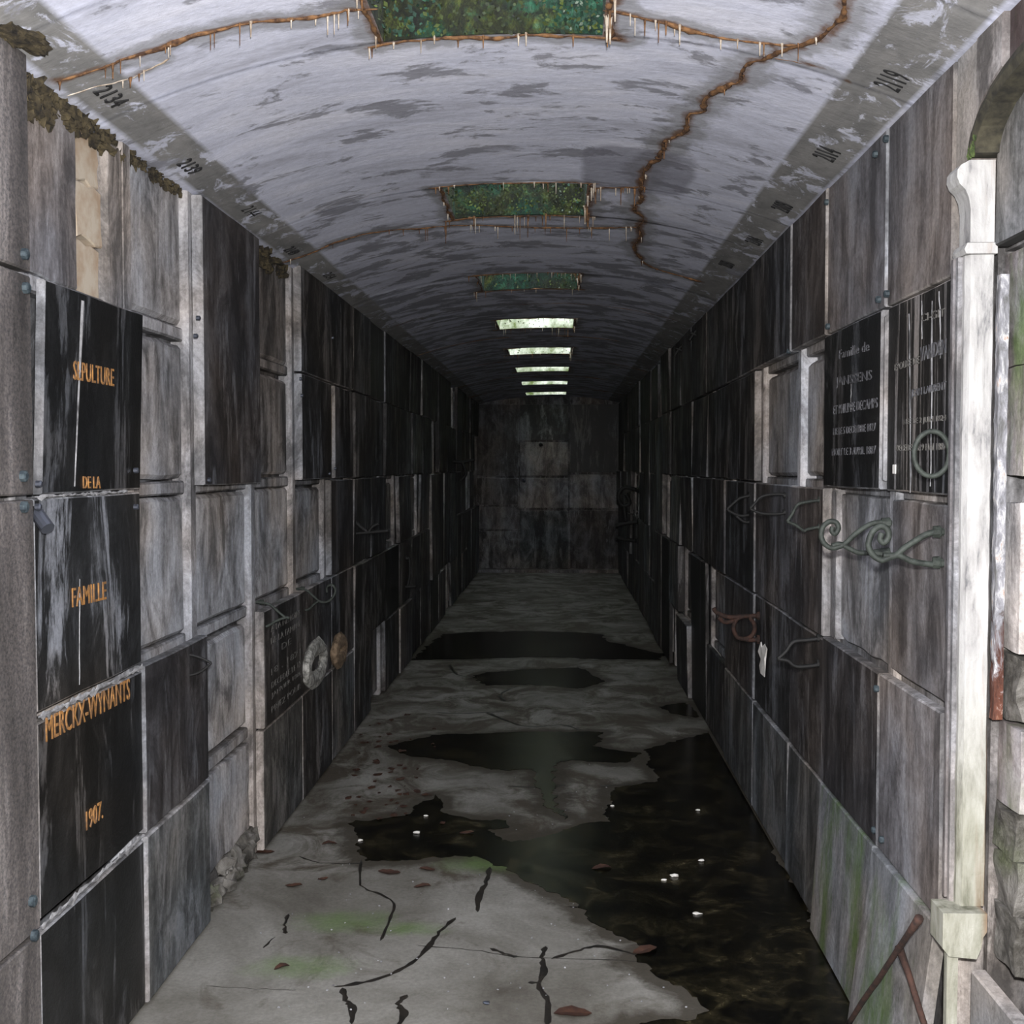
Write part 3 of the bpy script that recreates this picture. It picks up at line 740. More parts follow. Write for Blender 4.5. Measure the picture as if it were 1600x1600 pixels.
# ------------------------------------------------------------------ end wall slabs
ex = [LX, -.57, .16, RX]
for (a, b, r0, r1, mt, t) in ((0, 1, 1.40, 2.45, 'brown', .02), (0, 1, .98, 1.38, 'brown', .03), (0, 1, .62, .96, 'grey', .015), (0, 1, .05, .60, 'cement_dim', .02),
                              (1, 2, 1.92, 2.45, 'dark', .03), (1, 2, 1.40, 1.90, 'grey', .02), (1, 2, .93, 1.38, 'grey', .015), (1, 2, .05, .90, 'bluish', .02),
                              (2, 3, 1.45, 2.45, 'black', .03), (2, 3, .93, 1.43, 'grey', .03), (2, 3, .05, .91, 'brown', .02)):
    plate('stone_slab', 'E', ex[a]+.012, ex[b]-.012, r0+.006, r1-.006, -.018, t+.018, mt, wall_e)
for px, py in ((845, 695), (818, 751)):
    p = at_y(px, py, YEND-.03); v, f = lump_vf(p, (.03, .025, .03), px, 8, 5, .2); mesh('knob', v, f, 'blackiron' if px > 830 else 'steel', wall_e)

# ------------------------------------------------------------------ arched niche with white pilasters, right foreground
niche = thing('arched_niche_frame', 'white-painted stone pilaster and mossy arch framing a niche at the right edge', 'niche frame', (.95, 2.27, 0))
YP0, YP1 = 2.60, 2.67
def extr(name, prof, ya, yb, mat, parent):     # profile in (x, z) extruded along y
    n = len(prof); vs = [(x, ya, z) for x, z in prof]+[(x, yb, z) for x, z in prof]
    fs = [tuple(range(n-1, -1, -1)), tuple(range(n, 2*n))]+[(i, (i+1) % n, n+(i+1) % n, n+i) for i in range(n)]
    o = mesh(name, vs, fs, mat, parent); return o
def rot_prof(p): return p
for far in (True, False):
    ya, yb = (YP0, YP1) if far else (1.87, 1.94)
    par = niche
    def seg(name, prof, a=ya, b=yb, mat='pilaster'): return extr(name, prof, a, b, mat, par)
    # console capital
    cons = [(.935, 2.03), (.884, 2.03), (.884, 2.10), (.880, 2.125), (.872, 2.143), (.860, 2.155), (.854, 2.17), (.855, 2.185), (.862, 2.195), (.880, 2.205), (.935, 2.205)]
    seg('console', cons)
    seg('necking', [(.940, 2.005), (.874, 2.005), (.870, 2.015), (.876, 2.028), (.940, 2.028)], ya-.006, yb+.004)
    # shaft: core with a bevelled near face, and two slim side mouldings
    shaft = []
    n = 30; vs = []; fs = []
    ring = [(.878, .015), (.886, 0), (.934, 0), (.941, .014), (.941, .07), (.878, .07)]
    for i in range(n+1):
        z = .585+(2.004-.585)*i/n
        for (x, dy) in ring:
            e = .003*noise.noise(Vector((x*40, i*1.7, 2)))
            vs.append((x+e, ya+dy+e, z))
    k = len(ring)
    for i in range(n):
        for j in range(k): fs.append((i*k+j, i*k+(j+1) % k, (i+1)*k+(j+1) % k, (i+1)*k+j))
    fs += [tuple(range(k-1, -1, -1)), tuple(range(n*k, n*k+k))]
    mesh('shaft', vs, fs, 'pilaster', par)
    box('moulding', .868, .879, ya+.028, ya+.042, .585, 2.003, 'edge', par)
    box('moulding', .866, .879, ya+.054, ya+.068, .585, 2.003, 'grey', par)
    # base block with broken lower corner
    bb = [(.832, .508), (.846, .490), (.905, .485), (.915, .51), (.918, .532), (.926, .545), (.926, .585), (.832, .585)]
    seg('base_block', bb, ya-.045, yb-.03)
    extr('base_strip', [(.850, .012), (.872, .012), (.874, .487), (.850, .487)], ya-.02, ya-.0, 'pilaster', par)
# arch ring
yc, hw, zs_, rise = 2.27, .345, 2.215, .135
def arc(t, dh=0, dr=0): return (yc+(hw+dh)*math.cos(t), zs_+(rise+dr)*math.sin(t))
vs, fs = [], []; n = 28
for i in range(n+1):
    t = math.pi*i/n; e = .004*noise.noise(Vector((i*.8, 0, 1)))
    for (dh, x) in ((.012, .884), (.012, .96), (-.036, .96), (-.036, .884), (-.012, .879)):
        y_, z_ = arc(t, dh+e, dh*.75+e); vs.append((x+e, y_, z_))
for i in range(n):
    for j in range(5): fs.append((i*5+j, i*5+(j+1) % 5, (i+1)*5+(j+1) % 5, (i+1)*5+j))
fs += [(4, 3, 2, 1, 0), tuple(range(n*5, n*5+5))]
M['archmoss'] = plain('moss_stained_arch_stone', (.008, .007, .004), .9, 0, (.045, .040, .024), 24)
mesh('arch', vs, fs, 'archmoss', niche)
ps = [lump_vf((.883, *arc(random.uniform(.03, .35)*random.random(), random.uniform(-.03, .0), random.uniform(-.03, 0))), (.004, .007, .007), k, 6, 4, .5) for k in range(40)]
V, Fs = join(ps); M['mossbright'] = plain('bright_moss', (.02, .035, .008), .9, 0, (.07, .10, .025), 60)
o = mesh('moss', V, Fs, 'mossbright', niche); o['kind'] = 'stuff'
# tympanum panel inside the arch
poly = [(1.94, 2.02), (2.60, 2.02)]+[arc(math.pi*i/20, -.02, -.015) for i in range(0, 21)]
plate('tympanum', 'R', 1.94, 2.60, 2.02, 2.35, -.060, .03, 'bluish', niche, poly=poly, edge='blackiron')
# spandrel stones over the arch, up to the vault
def spandrel(ua, ub, mat, w=.0):
    top = 2.455; m_ = 8; low = []
    for i in range(m_+1):
        u = ub-(ub-ua)*i/m_; q = (u-yc)/(hw+.012)
        low.append((u, (zs_+(rise+.009)*math.sqrt(max(0, 1-q*q)))+.002 if abs(q) < 1 else 2.21))
    poly = [(ua, top), (ub, top)]+low
    plate('spandrel_stone', 'R', ua, ub, 2.2, top, w-.06, .06, mat, niche, poly=poly, edge='grey', bev=.003)
M['lightgrey'] = streaked('smooth_light_grey_stone', .20, .25, .31, rvar=.05)
M['brownmoss'] = streaked('brown_moss_stained_stone', .018, .035, .06, warm=1.35, green=.7, rvar=.05)
q1, q2, q3, q4 = uR(1482), uR(1513), uR(1554), uR(1593)
spandrel(q2+.003, q1, 'lightgrey', .018); spandrel(q3+.003, q2-.003, 'cement', .022); spandrel(q4, q3-.003, 'brownmoss', .010); spandrel(1.88, q4-.004, 'grey', .018)
# recess masonry
def rough_block(x0, x1, y0, y1, z0, z1, seed, mat='rough', amp=.012):
    vs, fs = [], []; n = 6
    idx = {}
    def P(i, j, k):
        key = (i, j, k)
        if key not in idx:
            p = Vector((x0+(x1-x0)*i/n, y0+(y1-y0)*j/n, z0+(z1-z0)*k/n))
            d = Vector((noise.noise(p*14+Vector((seed, 0, 0))), noise.noise(p*14+Vector((0, seed, 5))), noise.noise(p*14+Vector((9, 0, seed)))))
            idx[key] = len(vs); vs.append(p+d*amp)
        return idx[key]
    for a in range(n):
        for b in range(n):
            fs += [(P(a, 0, b), P(a+1, 0, b), P(a+1, 0, b+1), P(a, 0, b+1)), (P(a, n, b), P(a, n, b+1), P(a+1, n, b+1), P(a+1, n, b)),
                   (P(0, a, b), P(0, a, b+1), P(0, a+1, b+1), P(0, a+1, b)), (P(n, a, b), P(n, a+1, b), P(n, a+1, b+1), P(n, a, b+1)),
                   (P(a, b, 0), P(a, b+1, 0), P(a+1, b+1, 0), P(a+1, b, 0)), (P(a, b, n), P(a+1, b, n), P(a+1, b+1, n), P(a, b+1, n))]
    return mesh('stone_block', vs, fs, mat, wall_r)
box('recess_back', RX+.15, RX+.2, 1.84, 2.66, .0, 2.02, 'rough', wall_r)
zz = [(.46, .585, 'rough'), (.59, .70, 'rough'), (.705, .80, 'rough'), (.81, .99, 'plaster'), (1.0, 1.14, 'rough'), (1.15, 1.47, 'cement'), (1.53, 1.76, 'plaster'), (1.765, 2.01, 'plaster')]
M['plaster'] = streaked('green_stained_plaster', .08, .19, .30, warm=1.1, green=.8, rvar=.1)
for k, (a, b, mt) in enumerate(zz):
    rough_block(.975+(.004*(k % 2)), 1.055, 2.52+.012*(k % 3), 2.655, a, b, k*3.3, mt, .014 if mt == 'rough' else .005)
rough_block(1.0, 1.055, 2.05, 2.49, .50, 2.0, 77, 'plaster', .008)
slabn = plaque('low grey slab closing the niche behind the white base block, at the right edge', 'R', 1.9, 2.575, .004, .455, 'green', t=.03, w0=-.025, edge='edge')
# flaking iron bar beside the pilaster
bar = []
n = 40; vs = []; fs = []
for i in range(n+1):
    z = 1.0+(1.96-1.0)*i/n
    for (x, y_) in ((.943, 2.585), (.964, 2.588), (.969, 2.61), (.944, 2.61)):
        e = .004*noise.noise(Vector((x*60, i*.9, 4))); vs.append((x+e, y_+e, z))
for i in range(n):
    for j in range(4): fs.append((i*4+j, i*4+(j+1) % 4, (i+1)*4+(j+1) % 4, (i+1)*4+j))
fs += [(3, 2, 1, 0), tuple(range(n*4, n*4+4))]
ib = solo(mesh('iron_bar', vs, fs, 'bar')); tag(ib, 'upright iron bar with flaking grey paint and rust, right of the white pilaster', 'iron bar')

# ------------------------------------------------------------------ ironwork
def iron(name, label, cat, Y, strands, r, mat, wallx, group=None, plate_at=None, plane=None):
    P = [[at_y(px, py, Y) for px, py in s] for s in strands]
    base = P[0][0]; th = thing(name, label, cat, (wallx, Y, min(p.z for s in P for p in s)), group)
    for s in P: tube('iron_strand', s, r, mat, th, sub=5)
    sg = 1 if wallx < 0 else -1; done = []
    for s in P:
        p = s[0]
        if abs(p.x-wallx) > .09 or any(abs(p.z-z) < .03 for z in done): continue
        done.append(p.z); p2 = Vector((wallx+sg*.012, p.y+.004, p.z))
        v, f = tube_vf([p2, p2+Vector((sg*.016, 0, 0)), p+Vector((sg*.002, 0, 0))] if abs(p.x-p2.x) > .02 else [p2, p2+Vector((sg*.022, 0, 0))], [r*2.1, r*1.9, r*.9][:3 if abs(p.x-p2.x) > .02 else 2], 8)
        mesh('mounting_rosette', v, f, mat, th)
    return th
# right, scrolls
Y = 3.22
iron('scroll_bracket', 'green-grey iron scroll bracket curling over the stained cement panel, the farther of the two', 'iron bracket', Y,
     [[(1393, 817), (1375, 816), (1358, 820), (1338, 833), (1322, 848), (1312, 854), (1298, 856), (1287, 848), (1283, 836), (1286, 823), (1296, 815), (1306, 816), (1310, 825), (1305, 834), (1300, 830), (1301, 823)],
      [(1356, 864), (1340, 863), (1325, 856), (1312, 850), (1300, 853)]], .0072, 'iron', RX)
Y = 2.80
iron('scroll_bracket', 'green-grey iron scroll bracket nearest the white pilaster on the right wall', 'iron bracket', Y,
     [[(1484, 831), (1468, 831), (1450, 834), (1430, 845), (1412, 857), (1402, 866), (1390, 871), (1376, 875), (1363, 866), (1357, 852), (1360, 838), (1366, 828), (1377, 822), (1387, 828), (1388, 840), (1381, 848), (1375, 842), (1378, 833)],
      [(1484, 879), (1465, 882), (1440, 880), (1422, 876), (1406, 868), (1394, 868), (1380, 868)]], .0074, 'iron', RX)
# leaf-shaped brackets
iron('pointed_bracket', 'thin grey iron bracket, pointed loop in front of the pale strip, left of the scrolls', 'iron bracket', 4.0,
     [[(1289, 781), (1262, 784), (1246, 789), (1238, 803), (1230, 815)], [(1281, 823), (1262, 827), (1256, 829), (1243, 820), (1230, 815)]], .0055, 'iron', RX)
iron('pointed_bracket', 'dark iron bracket, pointed loop at mid height below the pale strip on the right wall', 'iron bracket', 4.0,
     [[(1288, 997), (1262, 1000), (1240, 1003), (1228, 1018), (1215, 1030)], [(1290, 1037), (1262, 1041), (1243, 1041), (1230, 1032), (1215, 1030)]], .0072, 'blackiron', RX)
iron('pointed_bracket', 'black iron bracket curving from the slab left of the pale strip on the right wall', 'iron bracket', 4.62,
     [[(1238, 774), (1212, 772), (1190, 776), (1180, 786), (1172, 795)], [(1238, 800), (1215, 803), (1190, 802), (1172, 795)]], .006, 'blackiron', RX)
iron('pointed_bracket', 'small black pointed iron bracket, third of the row beyond the scrolls', 'iron bracket', 5.45,
     [[(1181, 773), (1160, 777), (1150, 783), (1136, 796)], [(1181, 803), (1160, 806), (1148, 803), (1136, 796)], [(1183, 812), (1165, 816), (1150, 806)]], .0075, 'blackiron', RX)
ringb = iron('ring_bracket', 'rusty iron bracket with a ring on the right wall', 'iron bracket', 5.2,
     [[(1182, 962), (1160, 963), (1138, 964), (1120, 957), (1115, 950)], [(1178, 962), (1172, 964), (1178, 975), (1179, 984), (1175, 993), (1165, 998), (1153, 996), (1147, 986), (1147, 976), (1152, 967), (1162, 963)], [(1184, 999), (1172, 1000), (1160, 998)], [(1147, 970), (1132, 972), (1122, 964)]], .010, 'rust', RX)
# iron ring on the black slab
rg = thing('iron_ring', 'dark iron ring standing out from the black lettered slab beside the pilaster', 'iron ring', (RX, 2.69, 1.5))
cc = at_y(1456, 709, 2.69); R_ = 27/F*2.69
tube('ring', [cc+Vector((R_*math.cos(2*math.pi*k/24), 0, R_*1.28*math.sin(2*math.pi*k/24))) for k in range(25)], .0060, 'iron', rg, sub=2)
tube('ring_shank', [cc+Vector((R_, 0, 0)), Vector((RX-.018, 2.70, cc.z))], .006, 'iron', rg, sub=1)
# left
iron('pointed_bracket', 'thin black pointed iron bracket on the brown-grey slab of the left wall', 'iron bracket', 3.70,
     [[(276, 1022), (296, 1023), (314, 1028), (330, 1036)], [(276, 1053), (296, 1055), (314, 1049), (330, 1036)]], .0042, 'blackiron', LX)
iron('pointed_bracket', 'dark iron bracket with crossing strands at the top of the engraved slab, left wall', 'iron bracket', 4.66,
     [[(398, 941), (410, 942), (422, 945), (436, 957), (446, 965)], [(398, 974), (415, 979), (432, 970), (446, 965), (452, 966)]], .0055, 'iron', LX)
iron('scroll_bracket', 'dark iron scroll bracket above the pale wreath on the left wall', 'iron bracket', 5.42,
     [[(462, 920), (478, 922), (490, 932), (500, 940), (512, 940), (521, 932), (524, 922), (519, 914), (511, 917), (511, 926)], [(462, 952), (480, 953), (492, 943), (500, 938)]], .0055, 'iron', LX)
iron('straight_bracket', 'dark straight iron bracket standing out of the left wall beyond the wreath slabs', 'iron bracket', 6.8,
     [[(550, 834), (575, 832), (608, 829)], [(575, 832), (583, 822), (592, 818)], [(552, 800), (556, 816), (575, 832)]], .011, 'blackiron', LX)
iron('straight_bracket', 'dark iron bracket low on the left wall, near the greenish strip', 'iron bracket', 9.0,
     [[(622, 915), (636, 917), (650, 916)], [(640, 872), (640, 900), (636, 917)]], .012, 'blackiron', LX)
for (px, py, Y, lb) in ((1085, 512, 7.55, 'black iron bracket under the vault on the right wall, nearer of two'), (1062, 536, 8.4, 'black iron bracket under the vault on the right wall, farther of two')):
    iron('pointed_bracket', lb, 'iron bracket', Y, [[(px+42, py-30), (px+30, py-28), (px+16, py-10), (px, py+8), (px-8, py+20)], [(px+40, py-8), (px+22, py-4), (px+6, py+6)], [(px+22, py+20), (px+4, py+12), (px-6, py+8)]], .010, 'blackiron', RX)
iron('scroll_bracket', 'black iron scroll bracket far down the right wall, beside the end wall', 'iron bracket', 13.0,
     [[(994, 765), (975, 762), (966, 775), (972, 790), (984, 786), (978, 772)], [(996, 815), (975, 818), (962, 822)], [(994, 845), (972, 842), (962, 838)], [(975, 790), (978, 815)]], .022, 'blackiron', RX)
iron('straight_bracket', 'black iron bracket on the left wall beside the end wall', 'iron bracket', 13.0,
     [[(705, 720), (722, 722), (742, 718)], [(722, 722), (728, 740), (718, 752)]], .018, 'blackiron', LX)
# clip on the granite
cl = thing('metal_clip', 'dark metal clip with a small steel cylinder on the granite at the left edge', 'metal clip', at_y(40, 797, 2.62))
p0, p1 = at_y(18, 799, 2.62), at_y(58, 796, 2.62)
v, f = box_vf(p0.x, p1.x, 2.60, 2.64, p0.z-.012, p0.z+.012); mesh('arm', v, f, 'blackiron', cl)
v, f = tube_vf([at_y(56, 800, 2.62), at_y(75, 826, 2.60)], .016, 12); mesh('cylinder', v, f, 'steel', cl, smooth=False)

# rusty rods
for lb, a, b in (('long rusty iron rod leaning on the algae-green slab at bottom right', Vector((.79, 3.22, .012)), at_x(1436, 1434, .812)),
                 ('shorter rusty iron rod under the long one at bottom right', at_y(1448, 1612, 2.66), at_x(1405, 1480, .815))):
    if 'shorter' in lb:
        d = (a-b).normalized(); 
        while a.z > .012: a = a+d*.005
    pts = [a.lerp(b, k/8)+Vector((random.uniform(-.002, .002), 0, random.uniform(-.002, .002)))for k in range(9)]
    v, f = tube_vf(pts, [.0075, .007, .0075, .007, .0075, .007, .0075, .0075, .0105], 8)
    tag(solo(mesh('iron_rod', v, f, 'rust', smooth=True)), lb, 'iron rod')

# torn white scrap on the right wall
pts = [(1190, 1003), (1192, 1012), (1195, 1006), (1199, 1014), (1197, 1030), (1196, 1045), (1195, 1058), (1191, 1052), (1187, 1040), (1189, 1030), (1187, 1018)]
P = [at_x(a, b, RX-.034) for a, b in pts]; n = len(P); Q = [p-Vector((.004+.004*math.sin(i*2), 0, 0)) for i, p in enumerate(P)]
fs = [tuple(range(n)), tuple(range(2*n-1, n-1, -1))]+[(i, n+i, n+(i+1) % n, (i+1) % n) for i in range(n)]
tag(solo(mesh('torn_scrap', P+Q, fs, 'white')), 'torn white scrap stuck on the dark right wall beside the rusty ring bracket', 'scrap')

# ------------------------------------------------------------------ vault: crusts, drips, stencilled numbers
CRP = []
def crust(pxs, r=.012, world=None, lab=None, mat='crust', sub=4):
    r0_ = r; r *= .55
    P = world or [at_ceil(*p) for p in pxs]
    P = smooth_path(P, sub); PP = [P[0]]
    for p in P[1:]:
        st = .010 if p.y < 6.5 else .04
        k_ = max(1, int((p-PP[-1]).length/st)); a_ = PP[-1]
        PP += [a_.lerp(p, j/k_) for j in range(1, k_+1)]
    P = PP; Q = []
    for i, p in enumerate(P):
        e = .020*noise.noise(Vector((p.x*9, p.y*9, 3)))+.008*noise.noise(Vector((p.x*45, p.y*45, 3)))
        q = Vector((p.x+e*.6, p.y+e, 0)); q.z = ceil_z(min(max(q.x, LX), RX), q.y)-.001; Q.append(q)
    rr = [r*(.35+1.1*abs(noise.noise(Vector((q.x*35, q.y*35, 3))))+1.3*max(0, noise.noise(Vector((q.x*8, q.y*8, 9))))) for q in Q]
    rr[0] = rr[-1] = r*.25
    v, f = tube_vf(Q, rr, 6); v = [Vector((a.x, a.y, ceil_z(min(max(a.x, LX), RX), a.y)+(a.z-ceil_z(min(max(a.x, LX), RX), a.y))*.7)) for a in v]
    o = mesh('mineral_crust', v, f, mat, ceiling, smooth=True)
    for q in Q: CRP.append((q.x, q.y, r0_))
    return Q
def seam(y, x0=LX+.02, x1=RX-.02, r=.008, n=26, dy=.03):
    return crust(None, r, [Vector((x0+(x1-x0)*i/n, y+dy*noise.noise(Vector((i*.35, y, 0))), 2.6)) for i in range(n+1)], sub=2)
def drips(path, n, lmin, lmax, rr=.0016, mats=('lime', 'crust')):
    for _ in range(n):
        p = random.choice(path)+Vector((random.uniform(-.01, .01), random.uniform(-.01, .01), 0)); l = random.uniform(lmin, lmax)*random.random()**.6+lmin
        r0 = rr*random.uniform(.7, 1.5)
        v, f = tube_vf([Vector((p.x, p.y, p.z+.006)), Vector((p.x, p.y, p.z-.004)), Vector((p.x, p.y, p.z-l*.4)), Vector((p.x, p.y, p.z-l))], [r0*2.6, r0*1.6, r0, r0*.6], 5)
        mesh('stalactite', v, f, random.choice(mats), ceiling, smooth=True)
q = crust([(92, 127), (150, 108), (205, 88), (262, 68), (330, 48), (400, 36), (470, 28), (530, 20), (590, 14)], .013); drips(q, 20, .012, .04)
q = crust([(107, 150), (140, 138), (190, 125), (240, 106), (270, 92)], .006, mat='lime'); drips(q, 4, .01, .04)
q = crust([(945, 18), (990, 24), (1040, 38), (1090, 50), (1150, 62), (1210, 70), (1245, 68)], .012); drips(q, 16, .012, .05)
q = crust([(1322, -20), (1318, 14), (1312, 32), (1290, 48), (1268, 62), (1240, 72), (1215, 82), (1185, 96), (1158, 112), (1155, 128), (1128, 138), (1104, 152), (1097, 172), (1078, 180), (1068, 205), (1040, 222), (1030, 245), (1012, 262), (1000, 288)], .017); drips(q, 10, .008, .03)
q = crust([(1000, 288), (1002, 310), (990, 325), (1006, 340), (998, 356), (1000, 372), (990, 385), (1000, 402), (1012, 414), (1040, 424), (1075, 434), (1096, 440)], .017); drips(q, 8, .008, .03)
q = crust([(1210, 90), (1250, 98), (1300, 112), (1330, 128)], .006)
q = crust([(925, 294), (950, 293), (975, 292), (998, 290)], .014); drips(q, 16, .015, .06)
q = crust([(440, 411), (480, 398), (510, 384), (545, 372), (600, 361), (660, 356), (720, 352), (800, 354), (870, 356), (940, 356), (995, 355)], .011); drips(q, 26, .012, .07)
seam(7.9, LX+.1, RX-.1, .004); seam(9.75, r=.009); seam(11.75, r=.007); seam(13.7, r=.009); seam(15.6, r=.009)
for i, h in enumerate(HF[:6]):
    e = .014-.0012*i
    far = [Vector((HX0-.05+(HX1-HX0+.1)*k/14, h+.012, 2.6)) for k in range(15)]; q = crust(None, e, far, sub=2); drips(q, [10, 22, 8, 14, 12, 4][i], .012, [.03, .10, .06, .08, .08, .03][i])
    near = [Vector((HX0-.05+(HX1-HX0+.1)*k/14, h-HL-.012, 2.6)) for k in range(15)]; q = crust(None, e*.8, near, sub=2); drips(q, [4, 14, 22, 6, 4, 3][i], .010, .04)
    rt = [Vector((HX1+.012, h-HL*k/8, 2.6)) for k in range(9)]; q = crust(None, e*1.3, rt, sub=2); drips(q, [8, 8, 5, 2, 2, 1][i], .02, .09, .003)
    lf = [Vector((HX0-.012, h-HL*k/8, 2.6)) for k in range(9)]; q = crust(None, e, lf, sub=2); drips(q, [5, 4, 2, 1, 1, 0][i], .01, .03)
from mathutils.kdtree import KDTree
kd = KDTree(len(CRP))
for i, (x, y_, r) in enumerate(CRP): kd.insert((x, y_, 0), i)
kd.balance()
PC = at_ceil(995, 268); me = ceiling.data; at = me.attributes.new('crack_stain', 'FLOAT_VECTOR', 'POINT'); buf = []
for v in me.vertices:
    _, i, d = kd.find((v.co.x, v.co.y, 0)); r = CRP[i][2]
    pz = max(0, 1-abs((v.co.x-PC.x)/.24)**3)*max(0, 1-abs((v.co.y-PC.y)/.36)**3)
    buf += [max(0, 1-d/(r*7)), max(0, 1-d/(r*2.6)), pz]
at.data.foreach_set('vector', buf)
def stencil(txt, side, pc, hgt, wid, lab=None):
    c = at_ceil(*pc); s = 1 if side == 'L' else -1
    def ex_(a, b, front):
        x = c.x + s*(b-hgt/2); y_ = c.y + s*(a-wid/2)
        return Vector((x, y_, ceil_z(min(max(x, LX), RX), y_)-(.0045 if front else .001)-.006*abs(0)))
    return text_mesh('stencilled_number', txt, side, 0, 0, wid, hgt, 0, 'stencil', ceiling, extra=ex_)
stencil('2134', 'L', (174, 149), .045, .13); stencil('2139', 'L', (297, 259), .045, .13); stencil('2144', 'L', (393, 329), .045, .13); stencil('2149', 'L', (456, 391), .045, .13)
stencil('2119', 'R', (1393, 124), .065, .11); stencil('2114', 'R', (1291, 239), .065, .11); stencil('2109', 'R', (1222, 322), .065, .11); stencil('2104', 'R', (1178, 375), .065, .11)
stencil('2154', 'L', (515, 430), .045, .13); stencil('2099', 'R', (1135, 412), .065, .11)

# ------------------------------------------------------------------ floor: wet patches, cracks, litter
def cr(cx, cy): return (400+cx*.5625, 950+cy*.5625)
PUD = []
def puddle(pts, label, z=.0022):
    P = [at_z(*cr(*p)) for p in pts]; out = []
    for i in range(len(P)):
        a, b = P[i], P[(i+1) % len(P)]; L_ = (b-a).length; n = max(2, int(L_/.014))
        for k in range(n):
            p = a.lerp(b, k/n); d = Vector((noise.noise(p*5), noise.noise(p*5+Vector((7, 7, 7))), 0))*.035+Vector((noise.noise(p*19), noise.noise(p*19+Vector((7, 7, 7))), 0))*.026+Vector((noise.noise(p*55), noise.noise(p*55+Vector((7, 7, 7))), 0))*.012
            q = p+d; q.x = min(max(q.x, LX+.03), RX-.03); q.z = z; out.append(q)
    n = len(out); PUD.append([(p.x, p.y) for p in out])
    import mathutils
    tris = mathutils.geometry.tessellate_polygon([out])
    vs = out+[Vector((p.x, p.y, 0.0002)) for p in out]
    fs = [tuple(t) for t in tris]+[(i, (i+1) % n, n+(i+1) % n, n+i) for i in range(n)]
    o = mesh('puddle', vs, fs, 'puddle'); me = o.data
    up = sum(p.normal.z*p.area for p in me.polygons)
    if up < 0: me.flip_normals()
    solo(o); o.location.z = 0.0002 if o.location.z < .001 else o.location.z
    tag(o, label, 'puddle'); o['kind'] = 'stuff'
puddle([(1300, 340), (1200, 360), (1080, 395), (1110, 480), (1000, 500), (970, 560), (985, 600), (900, 600), (780, 640), (700, 650), (640, 700), (720, 735), (830, 790), (900, 830), (940, 870), (1000, 910), (1060, 935), (1080, 975), (1110, 1015), (1200, 1070), (1270, 1110), (1200, 1140), (1060, 1150), (1040, 1180), (1700, 1250), (1730, 1160), (1600, 940), (1450, 700), (1400, 560), (1340, 440)], 'largest black puddle, spreading along the foot of the right wall')
puddle([(245, 597), (330, 590), (420, 575), (495, 520), (540, 575), (600, 588), (700, 590), (690, 615), (640, 625), (700, 650), (640, 700), (560, 690), (440, 700), (300, 705), (292, 655), (270, 625)], 'black puddle reaching left across the middle of the floor', .0022)
puddle([(370, 385), (480, 352), (620, 350), (760, 345), (960, 345), (945, 385), (1060, 405), (1035, 430), (900, 425), (828, 430), (830, 540), (862, 588), (800, 545), (770, 450), (660, 450), (560, 425), (430, 412)], 'black puddle with a tongue pointing toward the camera, beyond the largest')
puddle([(430, 145), (520, 72), (640, 66), (760, 65), (900, 68), (965, 75), (970, 92), (1130, 128), (1120, 145), (900, 140), (770, 136), (600, 142)], 'farthest black puddle, spanning nearly the whole floor')
puddle([(600, 188), (680, 175), (760, 170), (900, 166), (970, 205), (900, 222), (760, 212), (640, 215)], 'small puddle between the farthest one and the one with a tongue', .0018)
puddle([(1115, 275), (1190, 262), (1235, 292), (1225, 305), (1175, 298)], 'narrow puddle at the foot of the right wall, short of the farthest', .0016)
def inside(p, poly):
    c = False; n = len(poly)
    for i in range(n):
        (x1, y1), (x2, y2) = poly[i], poly[i-1]
        if (y1 > p[1]) != (y2 > p[1]) and p[0] < (x2-x1)*(p[1]-y1)/(y2-y1)+x1: c = not c
    return c
allp = [q for P_ in PUD for q in P_]; kd = KDTree(len(allp))
for i, q in enumerate(allp): kd.insert((q[0], q[1], 0), i)
kd.balance(); buf = []
for v in floor.data.vertices:
    d = kd.find((v.co.x, v.co.y, 0))[2]; buf.append(max(0, 1-d/.16))
AL = [(at_z(540, 1440), .22, .12), (at_z(470, 1510), .22, .10), (at_z(640, 1450), .14, .08), (at_z(760, 1350), .22, .12)]
at = floor.data.attributes.new('algae', 'FLOAT', 'POINT'); at.data.foreach_set('value', [max([math.exp(-((v.co.x-c.x)/a)**2-((v.co.y-c.y)/b)**2) for c, a, b in AL]) for v in floor.data.vertices])
at = floor.data.attributes.new('damp_rim', 'FLOAT', 'POINT'); at.data.foreach_set('value', buf)
def crack(pts, wid, z=.0012):
    P = smooth_path([at_z(*cr(*p)) for p in pts], 5); vs = []
    for i, p in enumerate(P):
        d = (P[min(len(P)-1, i+1)]-P[max(0, i-1)]).normalized(); nrm = Vector((-d.y, d.x, 0))
        k = wid*(.35+1.3*abs(noise.noise(Vector((i*.6, wid*50, 0)))))*(1 if 0 < i < len(P)-1 else .1)
        j = nrm*(.008*noise.noise(Vector((i*.9, 4, 0))))
        vs += [p+j-nrm*k+Vector((0, 0, .0004)), p+j+Vector((0, 0, z)), p+j+nrm*k+Vector((0, 0, .0004))]
    fs = []
    for i in range(len(P)-1):
        a = 3*i; fs += [(a+1, a+4, a+3, a), (a+2, a+5, a+4, a+1)]
    o = mesh('silted_crack', vs, fs, 'silt', floor)
    if sum(p.normal.z for p in o.data.polygons) < 0: o.data.flip_normals()
